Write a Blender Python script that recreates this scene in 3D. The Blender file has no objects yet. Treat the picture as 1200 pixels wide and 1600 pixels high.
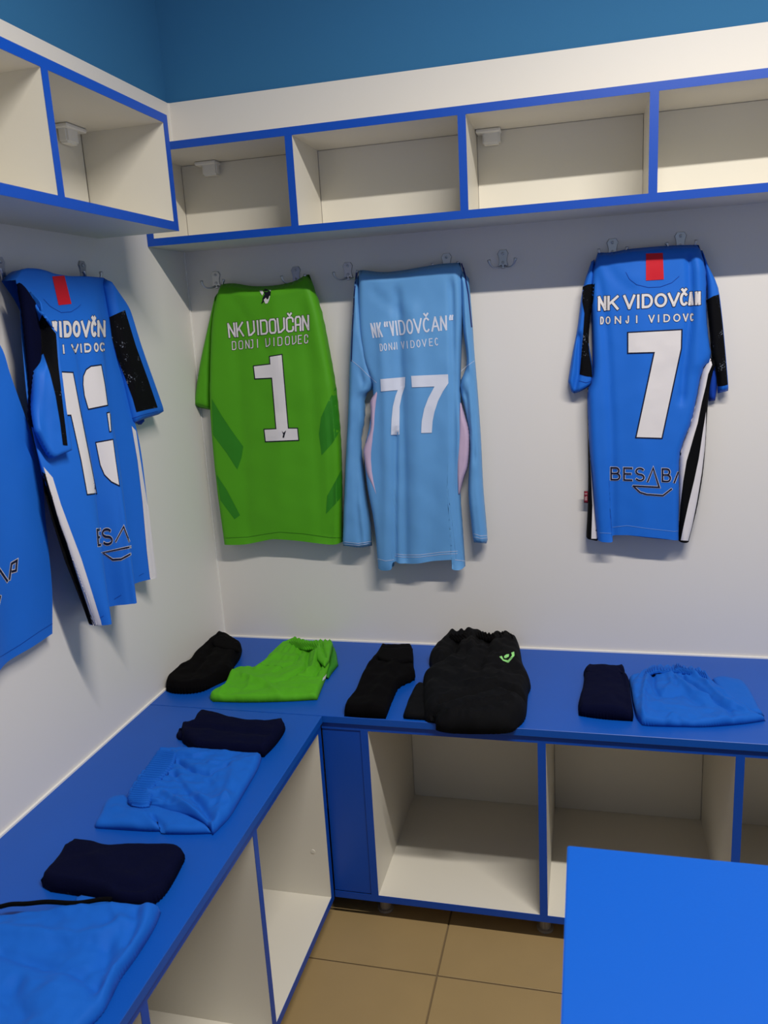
import bpy, bmesh, math, random
from mathutils import Vector, Matrix, noise
from mathutils.bvhtree import BVHTree
from mathutils.geometry import tessellate_polygon

# ------------------------------------------------------------------ camera, world, light
S = bpy.context.scene
C = S.collection
cd = bpy.data.cameras.new('camera'); cam = bpy.data.objects.new('camera', cd); C.objects.link(cam)
cd.sensor_fit = 'HORIZONTAL'; cd.sensor_width = 36.0; cd.lens = 37.803
rt, up, bk = [[0.969859, 0.237148, -0.05599], [-0.00039, 0.23129, 0.972885], [0.243668, -0.943539, 0.224411]]
m = Matrix(((rt[0], up[0], bk[0]), (rt[1], up[1], bk[1]), (rt[2], up[2], bk[2]))).to_4x4()
m.translation = Vector((1.0576,-2.0945,1.4382))
cam.matrix_world = m
cd.clip_start = .02
cd.dof.use_dof = True; cd.dof.focus_distance = 2.1; cd.dof.aperture_fstop = 12.0
S.camera = cam
w = bpy.data.worlds.new('world'); S.world = w; w.use_nodes = True
w.node_tree.nodes['Background'].inputs[0].default_value = (.62, .72, .9, 1)
w.node_tree.nodes['Background'].inputs[1].default_value = .10
S.view_settings.view_transform = 'Standard'; S.view_settings.look = 'None'
S.view_settings.gamma = 1; S.view_settings.use_curve_mapping = False
S.view_settings.exposure = 0.9
CEIL = 2.72

def area(name, loc, sx, sy, power, col, rot=(0, 0, 0)):
    l = bpy.data.lights.new(name, 'AREA'); l.shape = 'RECTANGLE'; l.size = sx; l.size_y = sy
    l.energy = power; l.color = col
    o = bpy.data.objects.new(name, l); o.location = loc; o.rotation_euler = rot; C.objects.link(o)
    return o
area('tube_light', (1.55, -1.40, 2.655), 1.15, .05, 30, (1, .95, .88))

def lin(c):
    return tuple((x / 12.92 if x <= .04045 else ((x + .055) / 1.055) ** 2.4) for x in (v / 255 for v in c))

def mat(name, rgb, rough=.5, spec=.5, bump=0, bscale=400, var=0, vscale=6, sheen=0, metal=0, dist=.001):
    mt = bpy.data.materials.new(name); mt.use_nodes = True
    nt = mt.node_tree; b = nt.nodes['Principled BSDF']
    c = lin(rgb) + (1,)
    b.inputs['Base Color'].default_value = c; b.inputs['Roughness'].default_value = rough
    b.inputs['Specular IOR Level'].default_value = spec; b.inputs['Metallic'].default_value = metal
    if sheen:
        b.inputs['Sheen Weight'].default_value = sheen; b.inputs['Sheen Roughness'].default_value = .5
        b.inputs['Sheen Tint'].default_value = tuple(min(1, x * 1.5 + .1) for x in c[:3]) + (1,)
    tc = nt.nodes.new('ShaderNodeTexCoord')
    if var:
        n = nt.nodes.new('ShaderNodeTexNoise'); n.inputs['Scale'].default_value = vscale; n.inputs['Detail'].default_value = 4
        nt.links.new(tc.outputs['Object'], n.inputs['Vector'])
        mx = nt.nodes.new('ShaderNodeMix'); mx.data_type = 'RGBA'
        mx.inputs[6].default_value = tuple(x * (1 - var) for x in c[:3]) + (1,)
        mx.inputs[7].default_value = tuple(min(1, x * (1 + var)) for x in c[:3]) + (1,)
        nt.links.new(n.outputs['Fac'], mx.inputs[0]); nt.links.new(mx.outputs[2], b.inputs['Base Color'])
    if bump:
        n = nt.nodes.new('ShaderNodeTexNoise'); n.inputs['Scale'].default_value = bscale; n.inputs['Detail'].default_value = 2
        nt.links.new(tc.outputs['Object'], n.inputs['Vector'])
        bp = nt.nodes.new('ShaderNodeBump'); bp.inputs['Strength'].default_value = bump; bp.inputs['Distance'].default_value = dist
        nt.links.new(n.outputs['Fac'], bp.inputs['Height']); nt.links.new(bp.outputs['Normal'], b.inputs['Normal'])
    return mt

M = dict(
    white=mat('white_melamine', (222, 217, 204), .42, .4, .08, 300, .015, 3),
    clad=mat('white_wall_cladding', (226, 221, 214), .45, .35, .06, 250, .015, 2),
    blue=mat('blue_melamine', (3, 78, 172), .42, .4, .25, 700, .05, 8, dist=.0005),
    blueedge=mat('blue_edge_banding', (5, 72, 174), .4, .4, .1, 500),
    bluewall=mat('blue_wall_paint', (52, 112, 158), .8, .2, .15, 250, .03, 2),
    ceil=mat('ceiling_paint', (225, 225, 225), .9, .2, .05, 200),
    roomwall=mat('room_wall_paint', (170, 185, 205), .85, .2, .1, 200),
    tile=mat('beige_floor_tile', (158, 134, 92), .5, .4, .15, 60, .07, 9),
    grout=mat('grout', (120, 102, 76), .9, .1, .3, 200),
    caulk=mat('white_sealant', (235, 232, 226), .4, .4, .05, 100),
    plastic=mat('white_plastic', (232, 230, 224), .3, .5, .03, 100),
    metal=mat('brushed_nickel', (186, 188, 192), .32, .6, .05, 300, metal=.95),
    dark=mat('dark_metal', (60, 60, 62), .4, .5, .05, 300, metal=1),
    foot=mat('grey_plastic_foot', (150, 142, 130), .5, .4, .05, 100),
    table=mat('table_laminate_blue', (1, 84, 184), .5, .25, .3, 500, .02, 5, dist=.0005),
    royal=mat('royal_blue_polyester', (24, 106, 208), .62, .3, .3, 900, .03, 30, .15, dist=.0004),
    royal2=mat('royal_blue_shorts_fabric', (18, 94, 190), .72, .16, .3, 900, .04, 30, .2, dist=.0004),
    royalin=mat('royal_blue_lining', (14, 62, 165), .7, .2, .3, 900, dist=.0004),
    sky=mat('sky_blue_polyester', (98, 158, 212), .55, .35, .3, 900, .03, 30, .15, dist=.0004),
    navytrim=mat('navy_trim', (20, 36, 110), .6, .3, .1, 600),
    pink=mat('pale_pink_mesh', (196, 172, 196), .8, .2, .4, 500, .04, 60, dist=.0005),
    green=mat('lime_green_polyester', (80, 160, 18), .6, .3, .3, 900, .03, 30, .15, dist=.0004),
    greend=mat('dark_green_print', (44, 128, 22), .6, .3, .3, 900, .03, 30, .1, dist=.0004),
    greens=mat('lime_green_shorts_fabric', (82, 166, 26), .72, .18, .3, 900, .04, 30, .2, dist=.0004),
    black=mat('black_fabric', (6, 5, 6), .95, .08, .5, 500, .1, 30, 0, dist=.0006),
    blackm=mat('black_mesh_fabric', (6, 6, 8), .85, .14, .5, 500, .15, 80, 0, dist=.0006),
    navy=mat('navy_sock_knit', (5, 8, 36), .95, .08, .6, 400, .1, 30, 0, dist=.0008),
    print_w=mat('white_print', (226, 220, 218), .5, .35, .1, 500),
    print_s=mat('silver_white_print', (218, 222, 235), .4, .45, .1, 500),
    print_k=mat('black_print', (12, 14, 26), .5, .3, .1, 500),
    print_n=mat('navy_print', (8, 14, 48), .5, .3, .1, 500),
    white_f=mat('white_stripe_fabric', (222, 216, 216), .75, .25, .5, 600, .03, 60, .1, dist=.0006),
    speck=mat('speckled_black_fabric', (7, 7, 9), .85, .14, .5, 500, dist=.0006),
    red=mat('red_tape', (205, 22, 40), .6, .3, .2, 500),
    maroon=mat('maroon_label', (120, 24, 44), .6, .3, .1, 500),
    lime=mat('lime_print', (150, 226, 130), .5, .3, .1, 500),
    stitch=mat('pale_stitching', (130, 170, 225), .7, .3, .1, 500),
    stitchd=mat('dark_stitching', (12, 62, 160), .7, .3, .1, 500),
    stitchg=mat('green_stitching', (52, 120, 12), .7, .3, .1, 500),
    stitchw=mat('white_stitching', (205, 215, 235), .7, .3, .1, 500),
)

def speckle(mt):
    nt = mt.node_tree; b = nt.nodes['Principled BSDF']
    tc = nt.nodes.new('ShaderNodeTexCoord'); n = nt.nodes.new('ShaderNodeTexNoise'); n.inputs['Scale'].default_value = 330; n.inputs['Detail'].default_value = 1
    n2 = nt.nodes.new('ShaderNodeTexNoise'); n2.inputs['Scale'].default_value = 35
    r = nt.nodes.new('ShaderNodeMath'); r.operation = 'MULTIPLY'
    cr = nt.nodes.new('ShaderNodeValToRGB'); e = cr.color_ramp.elements
    e[0].position = .40; e[0].color = (.002, .002, .003, 1); e[1].position = .46; e[1].color = (.16, .18, .22, 1)
    nt.links.new(tc.outputs['Object'], n.inputs['Vector']); nt.links.new(tc.outputs['Object'], n2.inputs['Vector'])
    nt.links.new(n.outputs['Fac'], r.inputs[0]); nt.links.new(n2.outputs['Fac'], r.inputs[1])
    nt.links.new(r.outputs[0], cr.inputs[0]); nt.links.new(cr.outputs[0], b.inputs['Base Color'])
speckle(M['speck'])

# ------------------------------------------------------------------ object helpers
def link(name, me, mt=None, parent=None):
    o = bpy.data.objects.new(name, me); C.objects.link(o)
    if mt is not None and me is not None: me.materials.append(mt)
    if parent is not None:
        o.parent = parent; o.matrix_parent_inverse = Matrix.Translation(-Vector(parent_loc(parent)))
    return o
def parent_loc(p):
    return p.location if p.type == 'EMPTY' else (0, 0, 0)
def thing(name, label, cat, loc=(0, 0, 0), group=None):
    o = bpy.data.objects.new(name, None); o.empty_display_size = .05; o.location = loc; C.objects.link(o)
    o['label'] = label; o['category'] = cat
    if group: o['group'] = group
    return o
def tagstruct(o, label=None):
    o['kind'] = 'structure'
    if label: o['label'] = label
    return o
def obj(name, bm, mt, parent=None, smooth=False, label=None):
    me = bpy.data.meshes.new(name)
    bmesh.ops.recalc_face_normals(bm, faces=bm.faces)
    bm.to_mesh(me); bm.free()
    if smooth:
        for p in me.polygons: p.use_smooth = True
    o = link(name, me, mt, parent)
    if label: o['label'] = label
    return o
def addbox(bm, x0, x1, y0, y1, z0, z1):
    v = [bm.verts.new(c) for c in ((x0, y0, z0), (x1, y0, z0), (x1, y1, z0), (x0, y1, z0), (x0, y0, z1), (x1, y0, z1), (x1, y1, z1), (x0, y1, z1))]
    for f in ((0, 3, 2, 1), (4, 5, 6, 7), (0, 1, 5, 4), (1, 2, 6, 5), (2, 3, 7, 6), (3, 0, 4, 7)): bm.faces.new([v[i] for i in f])
def box(name, x0, x1, y0, y1, z0, z1, mt, parent=None, bev=.0008, label=None):
    bm = bmesh.new(); addbox(bm, min(x0, x1), max(x0, x1), min(y0, y1), max(y0, y1), min(z0, z1), max(z0, z1))
    if bev: bmesh.ops.bevel(bm, geom=bm.edges[:], offset=bev, segments=1, affect='EDGES')
    return obj(name, bm, mt, parent, label=label)
def tube(bm, pts, rads, n=10):
    rings = []
    for i, p in enumerate(pts):
        a = Vector(pts[max(0, i - 1)]); b = Vector(pts[min(len(pts) - 1, i + 1)]); d = (b - a).normalized()
        s = d.orthogonal().normalized() if not rings else (side - d * side.dot(d)).normalized()
        side = s; t = d.cross(s)
        rings.append([bm.verts.new(Vector(p) + (s * math.cos(6.28318 * k / n) + t * math.sin(6.28318 * k / n)) * rads[i]) for k in range(n)])
    for r0, r1 in zip(rings, rings[1:]):
        for k in range(n): bm.faces.new((r0[k], r0[(k + 1) % n], r1[(k + 1) % n], r1[k]))
    bm.faces.new(rings[0][::-1]); bm.faces.new(rings[-1])
def crom(pts, n):
    """n samples evenly along a Catmull-Rom curve through pts (tuples of any length)"""
    if len(pts) == 2:
        return [tuple(a + (b - a) * i / (n - 1) for a, b in zip(*pts)) for i in range(n)]
    P = [tuple(2 * a - b for a, b in zip(pts[0], pts[1]))] + list(pts) + [tuple(2 * a - b for a, b in zip(pts[-1], pts[-2]))]
    dense = []
    for i in range(1, len(P) - 2):
        for k in range(12):
            t = k / 12
            dense.append(tuple(.5 * (2 * p1 + (p2 - p0) * t + (2 * p0 - 5 * p1 + 4 * p2 - p3) * t * t + (3 * p1 - p0 - 3 * p2 + p3) * t ** 3)
                               for p0, p1, p2, p3 in zip(P[i - 1], P[i], P[i + 1], P[i + 2])))
    dense.append(tuple(pts[-1]))
    L = [0]
    for a, b in zip(dense, dense[1:]): L.append(L[-1] + math.dist(a[:2], b[:2]) + 1e-9)
    out = []; j = 0
    for i in range(n):
        s = L[-1] * i / (n - 1)
        while j < len(L) - 2 and L[j + 1] < s: j += 1
        t = (s - L[j]) / (L[j + 1] - L[j]); t = max(0, min(1, t))
        out.append(tuple(a + (b - a) * t for a, b in zip(dense[j], dense[j + 1])))
    return out

BENCH = .555
# frames: local (a, b, depth) -> world
def fB(p): return Vector((p[0], -p[2], p[1]))             # on the wall y = 0
def fL(p): return Vector((p[2], p[0], p[1]))              # on the wall x = 0
def fT(p): return Vector((p[0], p[1], BENCH + p[2]))      # on the bench tops
OUT = {fB: Vector((0, -1, 0)), fL: Vector((1, 0, 0)), fT: Vector((0, 0, 1))}

def segd(p, a, b):
    ax, ay = a[0], a[1]; dx, dy = b[0] - ax, b[1] - ay
    L = dx * dx + dy * dy
    t = 0 if L == 0 else max(0, min(1, ((p[0] - ax) * dx + (p[1] - ay) * dy) / L))
    return math.hypot(p[0] - ax - t * dx, p[1] - ay - t * dy), t

def slab(name, G, F, mt, parent, h=.02, r=.03, creases=(), namp=.0015, nscale=9, nu=36, nv=44, base=None,
         openb=False, ribs=None, seed=0, pw=.5, zero=True, roundb=True, label=None, ridgef=None, tops=True, rg=0, rgs=14, sc=(1, 1)):
    """cloth piece: a Coons patch through four traced edges (top, right, bottom, left; clockwise), puffed along the
    frame's normal with rounded rims, creases, wrinkles; a flat back layer closes it."""
    T, Rr, B, L = G
    T = [L[-1]] + T; Rr = [T[-1]] + Rr; B = [Rr[-1]] + B; L = [B[-1]] + L
    ct = crom(T, nu); cr = crom(Rr, nv); cb = crom(B, nu)[::-1]; cl = crom(L, nv)[::-1]
    grid = []
    for j in range(nv):
        v = j / (nv - 1); row = []
        for i in range(nu):
            u = i / (nu - 1)
            row.append(tuple((1 - v) * ct[i][k] + v * cb[i][k] + (1 - u) * cl[j][k] + u * cr[j][k]
                             - ((1 - u) * (1 - v) * ct[0][k] + u * (1 - v) * ct[-1][k] + (1 - u) * v * cb[0][k] + u * v * cb[-1][k]) for k in range(3)))
        grid.append(row)
    edges = []
    for c in (cl, cr) + ((ct,) if tops else ()) + (() if openb else (cb,)):
        cc = c[::2] + [c[-1]]
        edges += list(zip(cc, cc[1:]))
    hs = []
    for j in range(nv):
        hr = []
        for i in range(nu):
            p = grid[j][i]
            e = min(segd(p, a, b)[0] for a, b in edges)
            k = min(1, e / r); f = (1 - (1 - k) ** 2) ** pw if k > 0 else 0
            z = h * f
            for cr_ in creases:
                pts, amp, wd = cr_[0], cr_[1], cr_[2]
                best = min((segd(p, a, b)[0] for a, b in zip(pts, pts[1:])))
                de = min(math.dist(p[:2], pts[0][:2]), math.dist(p[:2], pts[-1][:2]))
                z += amp * f * math.exp(-(best / wd) ** 2)
            q = Vector((p[0] * nscale, p[1] * nscale, seed * 3.7))
            z += namp * f * (noise.noise(q) + .5 * noise.noise(q * 2.3) + .25 * noise.noise(q * 5))
            if rg:
                q2 = Vector((p[0] * rgs * sc[0] + .8 * noise.noise(q), p[1] * rgs * sc[1], seed * 1.9))
                z += rg * f * (.35 - 1.6 * abs(noise.noise(q2))) + .5 * rg * f * (.35 - 1.6 * abs(noise.noise(q2 * 2.1)))
            if ridgef: z += f * ridgef(i / (nu - 1), j / (nv - 1))
            if ribs: z += ribs[1] * min(1, f * 1.5) * (math.sin(6.28318 * ribs[0] * (i / (nu - 1) if ribs[2] == 'u' else j / (nv - 1)) + 1.3 * math.sin(7 * j / nv)) )
            hr.append(z)
        hs.append(hr)
    bm = bmesh.new()
    vf = [[bm.verts.new(F((p[0], p[1], (base if base is not None else p[2]) + hs[j][i]))) for i, p in enumerate(row)] for j, row in enumerate(grid)]
    for j in range(nv - 1):
        for i in range(nu - 1): bm.faces.new((vf[j][i], vf[j + 1][i], vf[j + 1][i + 1], vf[j][i + 1]))
    st = 3
    ii = sorted(set(list(range(0, nu, 1)))); jj = list(range(nv))
    vb = {}
    for j in range(nv):
        for i in range(nu):
            edge = i in (0, nu - 1) or (j == 0) or (j == nv - 1 and not openb)
            if not tops and j == 0: edge = True
            vb[j, i] = vf[j][i] if edge else bm.verts.new(F((grid[j][i][0], grid[j][i][1], (base if base is not None else grid[j][i][2]) - .0002)))
    for j in range(nv - 1):
        for i in range(nu - 1):
            try: bm.faces.new((vb[j, i], vb[j, i + 1], vb[j + 1, i + 1], vb[j + 1, i]))
            except ValueError: pass
    me = bpy.data.meshes.new(name); bm.to_mesh(me); bm.free()
    for p in me.polygons: p.use_smooth = True
    o = link(name, me, mt, parent)
    if label: o['label'] = label
    # front surface only, for laying prints on it
    o_bvh = BVHTree.FromPolygons([v.co.copy() for v in me.vertices], [tuple(p.vertices) for p in me.polygons])
    return o, o_bvh

def loft(name, rows, F, mt, parent, nu=70, nv=60, namp=.001, label=None, back=None):
    """single cloth surface through rows of local points, smooth both ways, with a thin back layer"""
    R2 = [crom3(r, nu) for r in rows]
    cols = [crom3([R2[j][i] for j in range(len(rows))], nv) for i in range(nu)]
    bm = bmesh.new(); V = []
    for j in range(nv):
        row = []
        for i in range(nu):
            p = cols[i][j]; q = Vector((p[0] * 9, p[1] * 9, 1.7))
            row.append(bm.verts.new(F((p[0], p[1], p[2] + namp * noise.noise(q)))))
        V.append(row)
    for j in range(nv - 1):
        for i in range(nu - 1): bm.faces.new((V[j][i], V[j + 1][i], V[j + 1][i + 1], V[j][i + 1]))
    if back is not None:
        W = [[V[j][i] if j == 0 else bm.verts.new(F((cols[0][j][0] + .1 * min(1, 2 * j / nv) + (cols[-1][j][0] - cols[0][j][0] - .1 * min(1, 2 * j / nv)) * i / (nu - 1), cols[i][j][1] + .004, back))) for i in range(nu)] for j in range(nv)]
        for j in range(nv - 1):
            for i in range(nu - 1):
                try: bm.faces.new((W[j][i], W[j][i + 1], W[j + 1][i + 1], W[j + 1][i]))
                except ValueError: pass
    me = bpy.data.meshes.new(name); bm.to_mesh(me); bm.free()
    for p in me.polygons: p.use_smooth = True
    o = link(name, me, mt, parent)
    if label: o['label'] = label
    return o, BVHTree.FromPolygons([v.co.copy() for v in me.vertices], [tuple(p.vertices) for p in me.polygons])
def crom3(pts, n):
    P = [tuple(2 * a - b for a, b in zip(pts[0], pts[1]))] + list(pts) + [tuple(2 * a - b for a, b in zip(pts[-1], pts[-2]))]
    out = []
    for i in range(n):
        s = (len(pts) - 1) * i / (n - 1); k = min(len(pts) - 2, int(s)); t = s - k
        p0, p1, p2, p3 = P[k], P[k + 1], P[k + 2], P[k + 3]
        out.append(tuple(.5 * (2 * b + (c - a) * t + (2 * a - 5 * b + 4 * c - d) * t * t + (3 * b - a - 3 * c + d) * t ** 3) for a, b, c, d in zip(p0, p1, p2, p3)))
    return out

EYE = cam.matrix_world.translation.copy()
def depth_of(F, P): return (-P.y if F is fB else P.x if F is fL else P.z - BENCH)
def drape(bm, F, bvhs, off, dflt=.05):
    """move a flat mesh (local a, b, depth) along its line of sight until it lies on the cloth"""
    if not isinstance(bvhs, (list, tuple)): bvhs = [bvhs]
    n = OUT[F]; good = []; bad = []
    for v in bm.verts:
        p = F(v.co); d = (p - EYE).normalized(); best = None
        for b in bvhs:
            h = b.ray_cast(EYE, d, 6)
            if h[0] is not None and (best is None or h[3] < best[3]): best = h
        if best: good.append((v.co.copy(), depth_of(F, best[0]))); v.co = best[0] - d * off
        else: bad.append(v)
    for v in bad:
        dn = min(good, key=lambda q: (q[0] - v.co).length)[1] if good else dflt
        p = F(v.co); e = F((v.co.x, v.co.y, dn)); k = (e - EYE).dot(n) / (p - EYE).dot(n)
        v.co = EYE + (p - EYE) * k + n * off
def refine(bm, lim):
    for _ in range(6):
        es = [e for e in bm.edges if e.calc_length() > lim]
        if not es: break
        bmesh.ops.subdivide_edges(bm, edges=es, cuts=1, use_grid_fill=True)
        bmesh.ops.triangulate(bm, faces=[f for f in bm.faces if len(f.verts) > 3])
def poly_into(bm, pts):
    tri = tessellate_polygon([[Vector((p[0], p[1], 0)) for p in pts]])
    vs = [bm.verts.new((p[0], p[1], p[2])) for p in pts]
    for t in tri:
        try: bm.faces.new([vs[i] for i in t])
        except ValueError: pass
def ribbon_into(bm, pts, wd, closed=False, capext=0):
    P = [Vector((p[0], p[1])) for p in pts]; D = pts[0][2]
    Q = [P[0]]
    for p in P[1:]:
        if (p - Q[-1]).length > 1e-6: Q.append(p)
    P = Q
    if closed and (P[0] - P[-1]).length < 1e-6: P.pop()
    if capext and not closed:
        P[0] = P[0] - (P[1] - P[0]).normalized() * capext; P[-1] = P[-1] + (P[-1] - P[-2]).normalized() * capext
    n = len(P); Ls = []; Rs = []
    for i in range(n):
        if closed: a, b, c = P[i - 1], P[i], P[(i + 1) % n]
        else: a, b, c = P[max(0, i - 1)], P[i], P[min(n - 1, i + 1)]
        d0 = (b - a).normalized() if (b - a).length > 1e-9 else (c - b).normalized()
        d1 = (c - b).normalized() if (c - b).length > 1e-9 else d0
        n0 = Vector((-d0.y, d0.x)); n1 = Vector((-d1.y, d1.x))
        mth = n0 + n1
        if mth.length < .3: mth = n0
        mth.normalize(); k = min(2.2, 1 / max(.2, mth.dot(n0)))
        Ls.append(bm.verts.new((b.x + mth.x * wd / 2 * k, b.y + mth.y * wd / 2 * k, D)))
        Rs.append(bm.verts.new((b.x - mth.x * wd / 2 * k, b.y - mth.y * wd / 2 * k, D)))
    for i in range(n if closed else n - 1):
        j = (i + 1) % n
        bm.faces.new((Ls[i], Rs[i], Rs[j], Ls[j]))
def decal(name, F, bvh, mt, parent, polys=(), ribbons=(), off=.0011, lim=.0045, label=None):
    """ribbons: (points, width, closed, capext)"""
    bm = bmesh.new()
    for p in polys: poly_into(bm, p)
    for rb in ribbons: ribbon_into(bm, rb[0], rb[1], rb[2] if len(rb) > 2 else False, rb[3] if len(rb) > 3 else 0)
    refine(bm, lim); drape(bm, F, bvh, off)
    me = bpy.data.meshes.new(name); 
    n = OUT[F]
    for f in bm.faces:
        f.normal_update()
        if f.normal.dot(n) < 0: f.normal_flip()
    bm.to_mesh(me); bm.free()
    for p in me.polygons: p.use_smooth = True
    o = link(name, me, mt, parent)
    if label: o['label'] = label
    return o

# ------------------------------------------------------------------ stroke lettering
def arc(cx, cy, rx, ry, a0, a1, n=10):
    return [(cx + rx * math.cos(math.radians(a0 + (a1 - a0) * i / n)), cy + ry * math.sin(math.radians(a0 + (a1 - a0) * i / n))) for i in range(n + 1)]
GL = {
 'I': [[(.5, 0), (.5, 1)]],
 'N': [[(0, 0), (0, 1)], [(0, 1), (1, 0)], [(1, 0), (1, 1)]],
 'K': [[(0, 0), (0, 1)], [(1, 1), (.08, .42)], [(.35, .6), (1, 0)]],
 'V': [[(0, 1), (.5, 0)], [(.5, 0), (1, 1)]],
 'D': [[(0, 0), (0, 1), (.45, 1)] + arc(.45, .5, .55, .5, 90, -90, 10) + [(0, 0)]],
 'O': [arc(.5, .5, .5, .5, 0, 360, 20)],
 'C': [arc(.5, .5, .5, .5, 48, 312, 16)],
 'A': [[(0, 0), (.5, 1)], [(.5, 1), (1, 0)], [(.2, .32), (.8, .32)]],
 'J': [[(.85, 1), (.85, .3)] + arc(.45, .3, .4, .3, 0, -180, 8)],
 'E': [[(1, 1), (0, 1), (0, 0), (1, 0)], [(0, .52), (.85, .52)]],
 'B': [[(0, 0), (0, 1), (.55, 1)] + arc(.55, .76, .36, .24, 90, -90, 8) + [(0, .52)], [(.55, .52)] + arc(.6, .26, .4, .26, 90, -90, 8) + [(0, 0)]],
 'S': [arc(.5, .75, .46, .25, 35, 270, 12) + arc(.5, .25, .48, .25, 90, -145, 12)],
 'R': [[(0, 0), (0, 1), (.55, 1)] + arc(.55, .74, .38, .26, 90, -90, 8) + [(0, .48)], [(.5, .48), (.95, 0)]],
 '^': [[(0, 0), (.5, 1)], [(.5, 1), (1, 0)]],
 '"': [[(.25, 1), (.12, .85), (.15, .72)], [(.8, 1), (.67, .85), (.7, .72)]],
}
GL['Č'] = GL['C'] + [[(.2, 1.34), (.5, 1.16), (.8, 1.34)]]
GS = dict(GL)
def sq(c=.2): return [(c, 0), (1 - c, 0), (1, c * .7), (1, 1 - c * .7), (1 - c, 1), (c, 1), (0, 1 - c * .7), (0, c * .7), (c, 0)]
GS.update({
 'O': [sq()], 'D': [[(0, 0), (0, 1), (.75, 1), (1, .86), (1, .14), (.75, 0), (0, 0)]],
 'V': [[(0, 1), (.1, 0), (.45, .02), (1, .25), (1, 1)]],
 'C': [[(1, .7), (1, .88), (.78, 1), (.22, 1), (0, .88), (0, .12), (.22, 0), (.78, 0), (1, .12), (1, .3)]],
 'A': [[(0, 0), (0, .86), (.22, 1), (.78, 1), (1, .86), (1, 0)], [(0, .42), (1, .42)]],
 'N': [[(0, 0), (0, 1)], [(0, 1), (.95, .02)], [(1, 0), (1, 1)]],
 'J': [[(.3, 1), (.9, 1), (.9, .12), (.7, 0), (.1, 0)]],
 'I': [[(.5, 0), (.5, 1)]],
})
GS['Č'] = GS['C'] + [[(.25, 1.3), (.5, 1.14), (.75, 1.3)]]

def text(F, bvh, parent, spec, base, top, sw, mt, out=None, omt=None, gl=GL, name='lettering', label=None, off=.0009):
    """spec: (character, left, right) in any unit between the x of base[0] and base[1]; base/top: ((x, point), (x, point))"""
    (xb0, B0), (xb1, B1) = base; (xt0, T0), (xt1, T1) = top
    rib = []
    for ch, xl, xr in spec:
        for st in gl[ch]:
            pts = []
            for gx, gy in st:
                # inset by half a stroke so the letter fills its box
                X = xl + (xr - xl) * gx
                tb = (X - xb0) / (xb1 - xb0); tt = (X - xt0) / (xt1 - xt0)
                pb = [B0[k] + (B1[k] - B0[k]) * tb for k in (0, 1)]
                pt = [T0[k] + (T1[k] - T0[k]) * tt for k in (0, 1)]
                H = math.dist(pb, pt); e = sw / 2 / H
                y = e + gy * (1 - 2 * e)
                wl = math.dist((B0[0], B0[1]), (B1[0], B1[1])) / abs(xb1 - xb0) * (xr - xl)
                ex = min(.45, sw / 2 / wl) if wl > 0 else 0
                X2 = xl + (xr - xl) * (ex + gx * (1 - 2 * ex))
                tb = (X2 - xb0) / (xb1 - xb0); tt = (X2 - xt0) / (xt1 - xt0)
                pb = [B0[k] + (B1[k] - B0[k]) * tb for k in (0, 1)]
                pt = [T0[k] + (T1[k] - T0[k]) * tt for k in (0, 1)]
                pts.append((pb[0] + (pt[0] - pb[0]) * y, pb[1] + (pt[1] - pb[1]) * y, B0[2]))
            closed = math.dist(pts[0][:2], pts[-1][:2]) < 1e-6
            rib.append((pts, sw, closed, 0 if closed else sw * .45))
    o = decal(name, F, bvh, mt, parent, ribbons=rib, off=off + .0007 * (1 if out else 0), label=label)
    if out:
        rb2 = [(r_[0], sw + 2 * out, r_[2], 0 if r_[2] else sw * .45 + out) for r_ in rib]
        decal('lettering_outline', F, bvh, omt, o, ribbons=rb2, off=off)
    return o
def number(F, bvh, parent, polys, mt, out=None, omt=None, name='number', label=None, off=.0011):
    o = decal(name, F, bvh, mt, parent, polys=polys, off=off + .0007, label=label)
    if out: decal('number_outline', F, bvh, omt, o, ribbons=[(p, out * 2, True) for p in polys], off=off)
    return o
def A2(F, bvh, parent, pts, mt, name, label=None, off=.0013): return decal(name, F, bvh, mt, parent, polys=[pts], off=off, label=label)

# ------------------------------------------------------------------ room shell
XR, YF = 3.0, -3.4
def sbox(name, *a, label=None, **k):
    return tagstruct(box(name, *a, bev=0, **k), label)
sbox('wall_back', -.15, XR + .1, .012, .15, -.1, CEIL, M['bluewall'])
sbox('wall_left', -.15, -.012, YF, .012, -.1, CEIL, M['bluewall'])
sbox('wall_right', XR, XR + .1, YF, .012, -.1, CEIL, M['roomwall'])
sbox('wall_front', -.15, XR + .1, YF - .1, YF, -.1, CEIL, M['roomwall'])
sbox('ceiling', -.15, XR + .1, YF - .1, .15, CEIL, CEIL + .1, M['ceil'])
fl = sbox('floor', -.012, XR, YF, .012, -.1, -.003, M['grout'])
TS = .45; G_ = .0018
xs = [-.012] + [.729 + TS * k for k in range(-1, 6)] + [XR]
ys = [YF] + [-.585 + TS * k for k in range(-6, 2)] + [.012]
for x0, x1 in zip(xs, xs[1:]):
    for y0, y1 in zip(ys, ys[1:]):
        if x1 - x0 < .02 or y1 - y0 < .02: continue
        box('floor_tile', x0 + G_, x1 - G_, y0 + G_, y1 - G_, -.003, 0, M['tile'], fl, bev=.0012)
ZW = 2.0336
sbox('trim_1', 0, 2.4, 0, .012, 0, ZW, M['clad'], label='white cladding board covering the back wall behind the hanging shirts')
sbox('trim_2', -.012, 0, -2.6, .012, 0, ZW, M['clad'], label='white cladding board covering the left wall behind the hanging shirts')
bm = bmesh.new(); addbox(bm, .004, 2.4, -.005, 0, BENCH, BENCH + .004); o = obj('trim_3', bm, M['caulk']); tagstruct(o, 'thin white sealant bead along the back wall above the bench')
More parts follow.
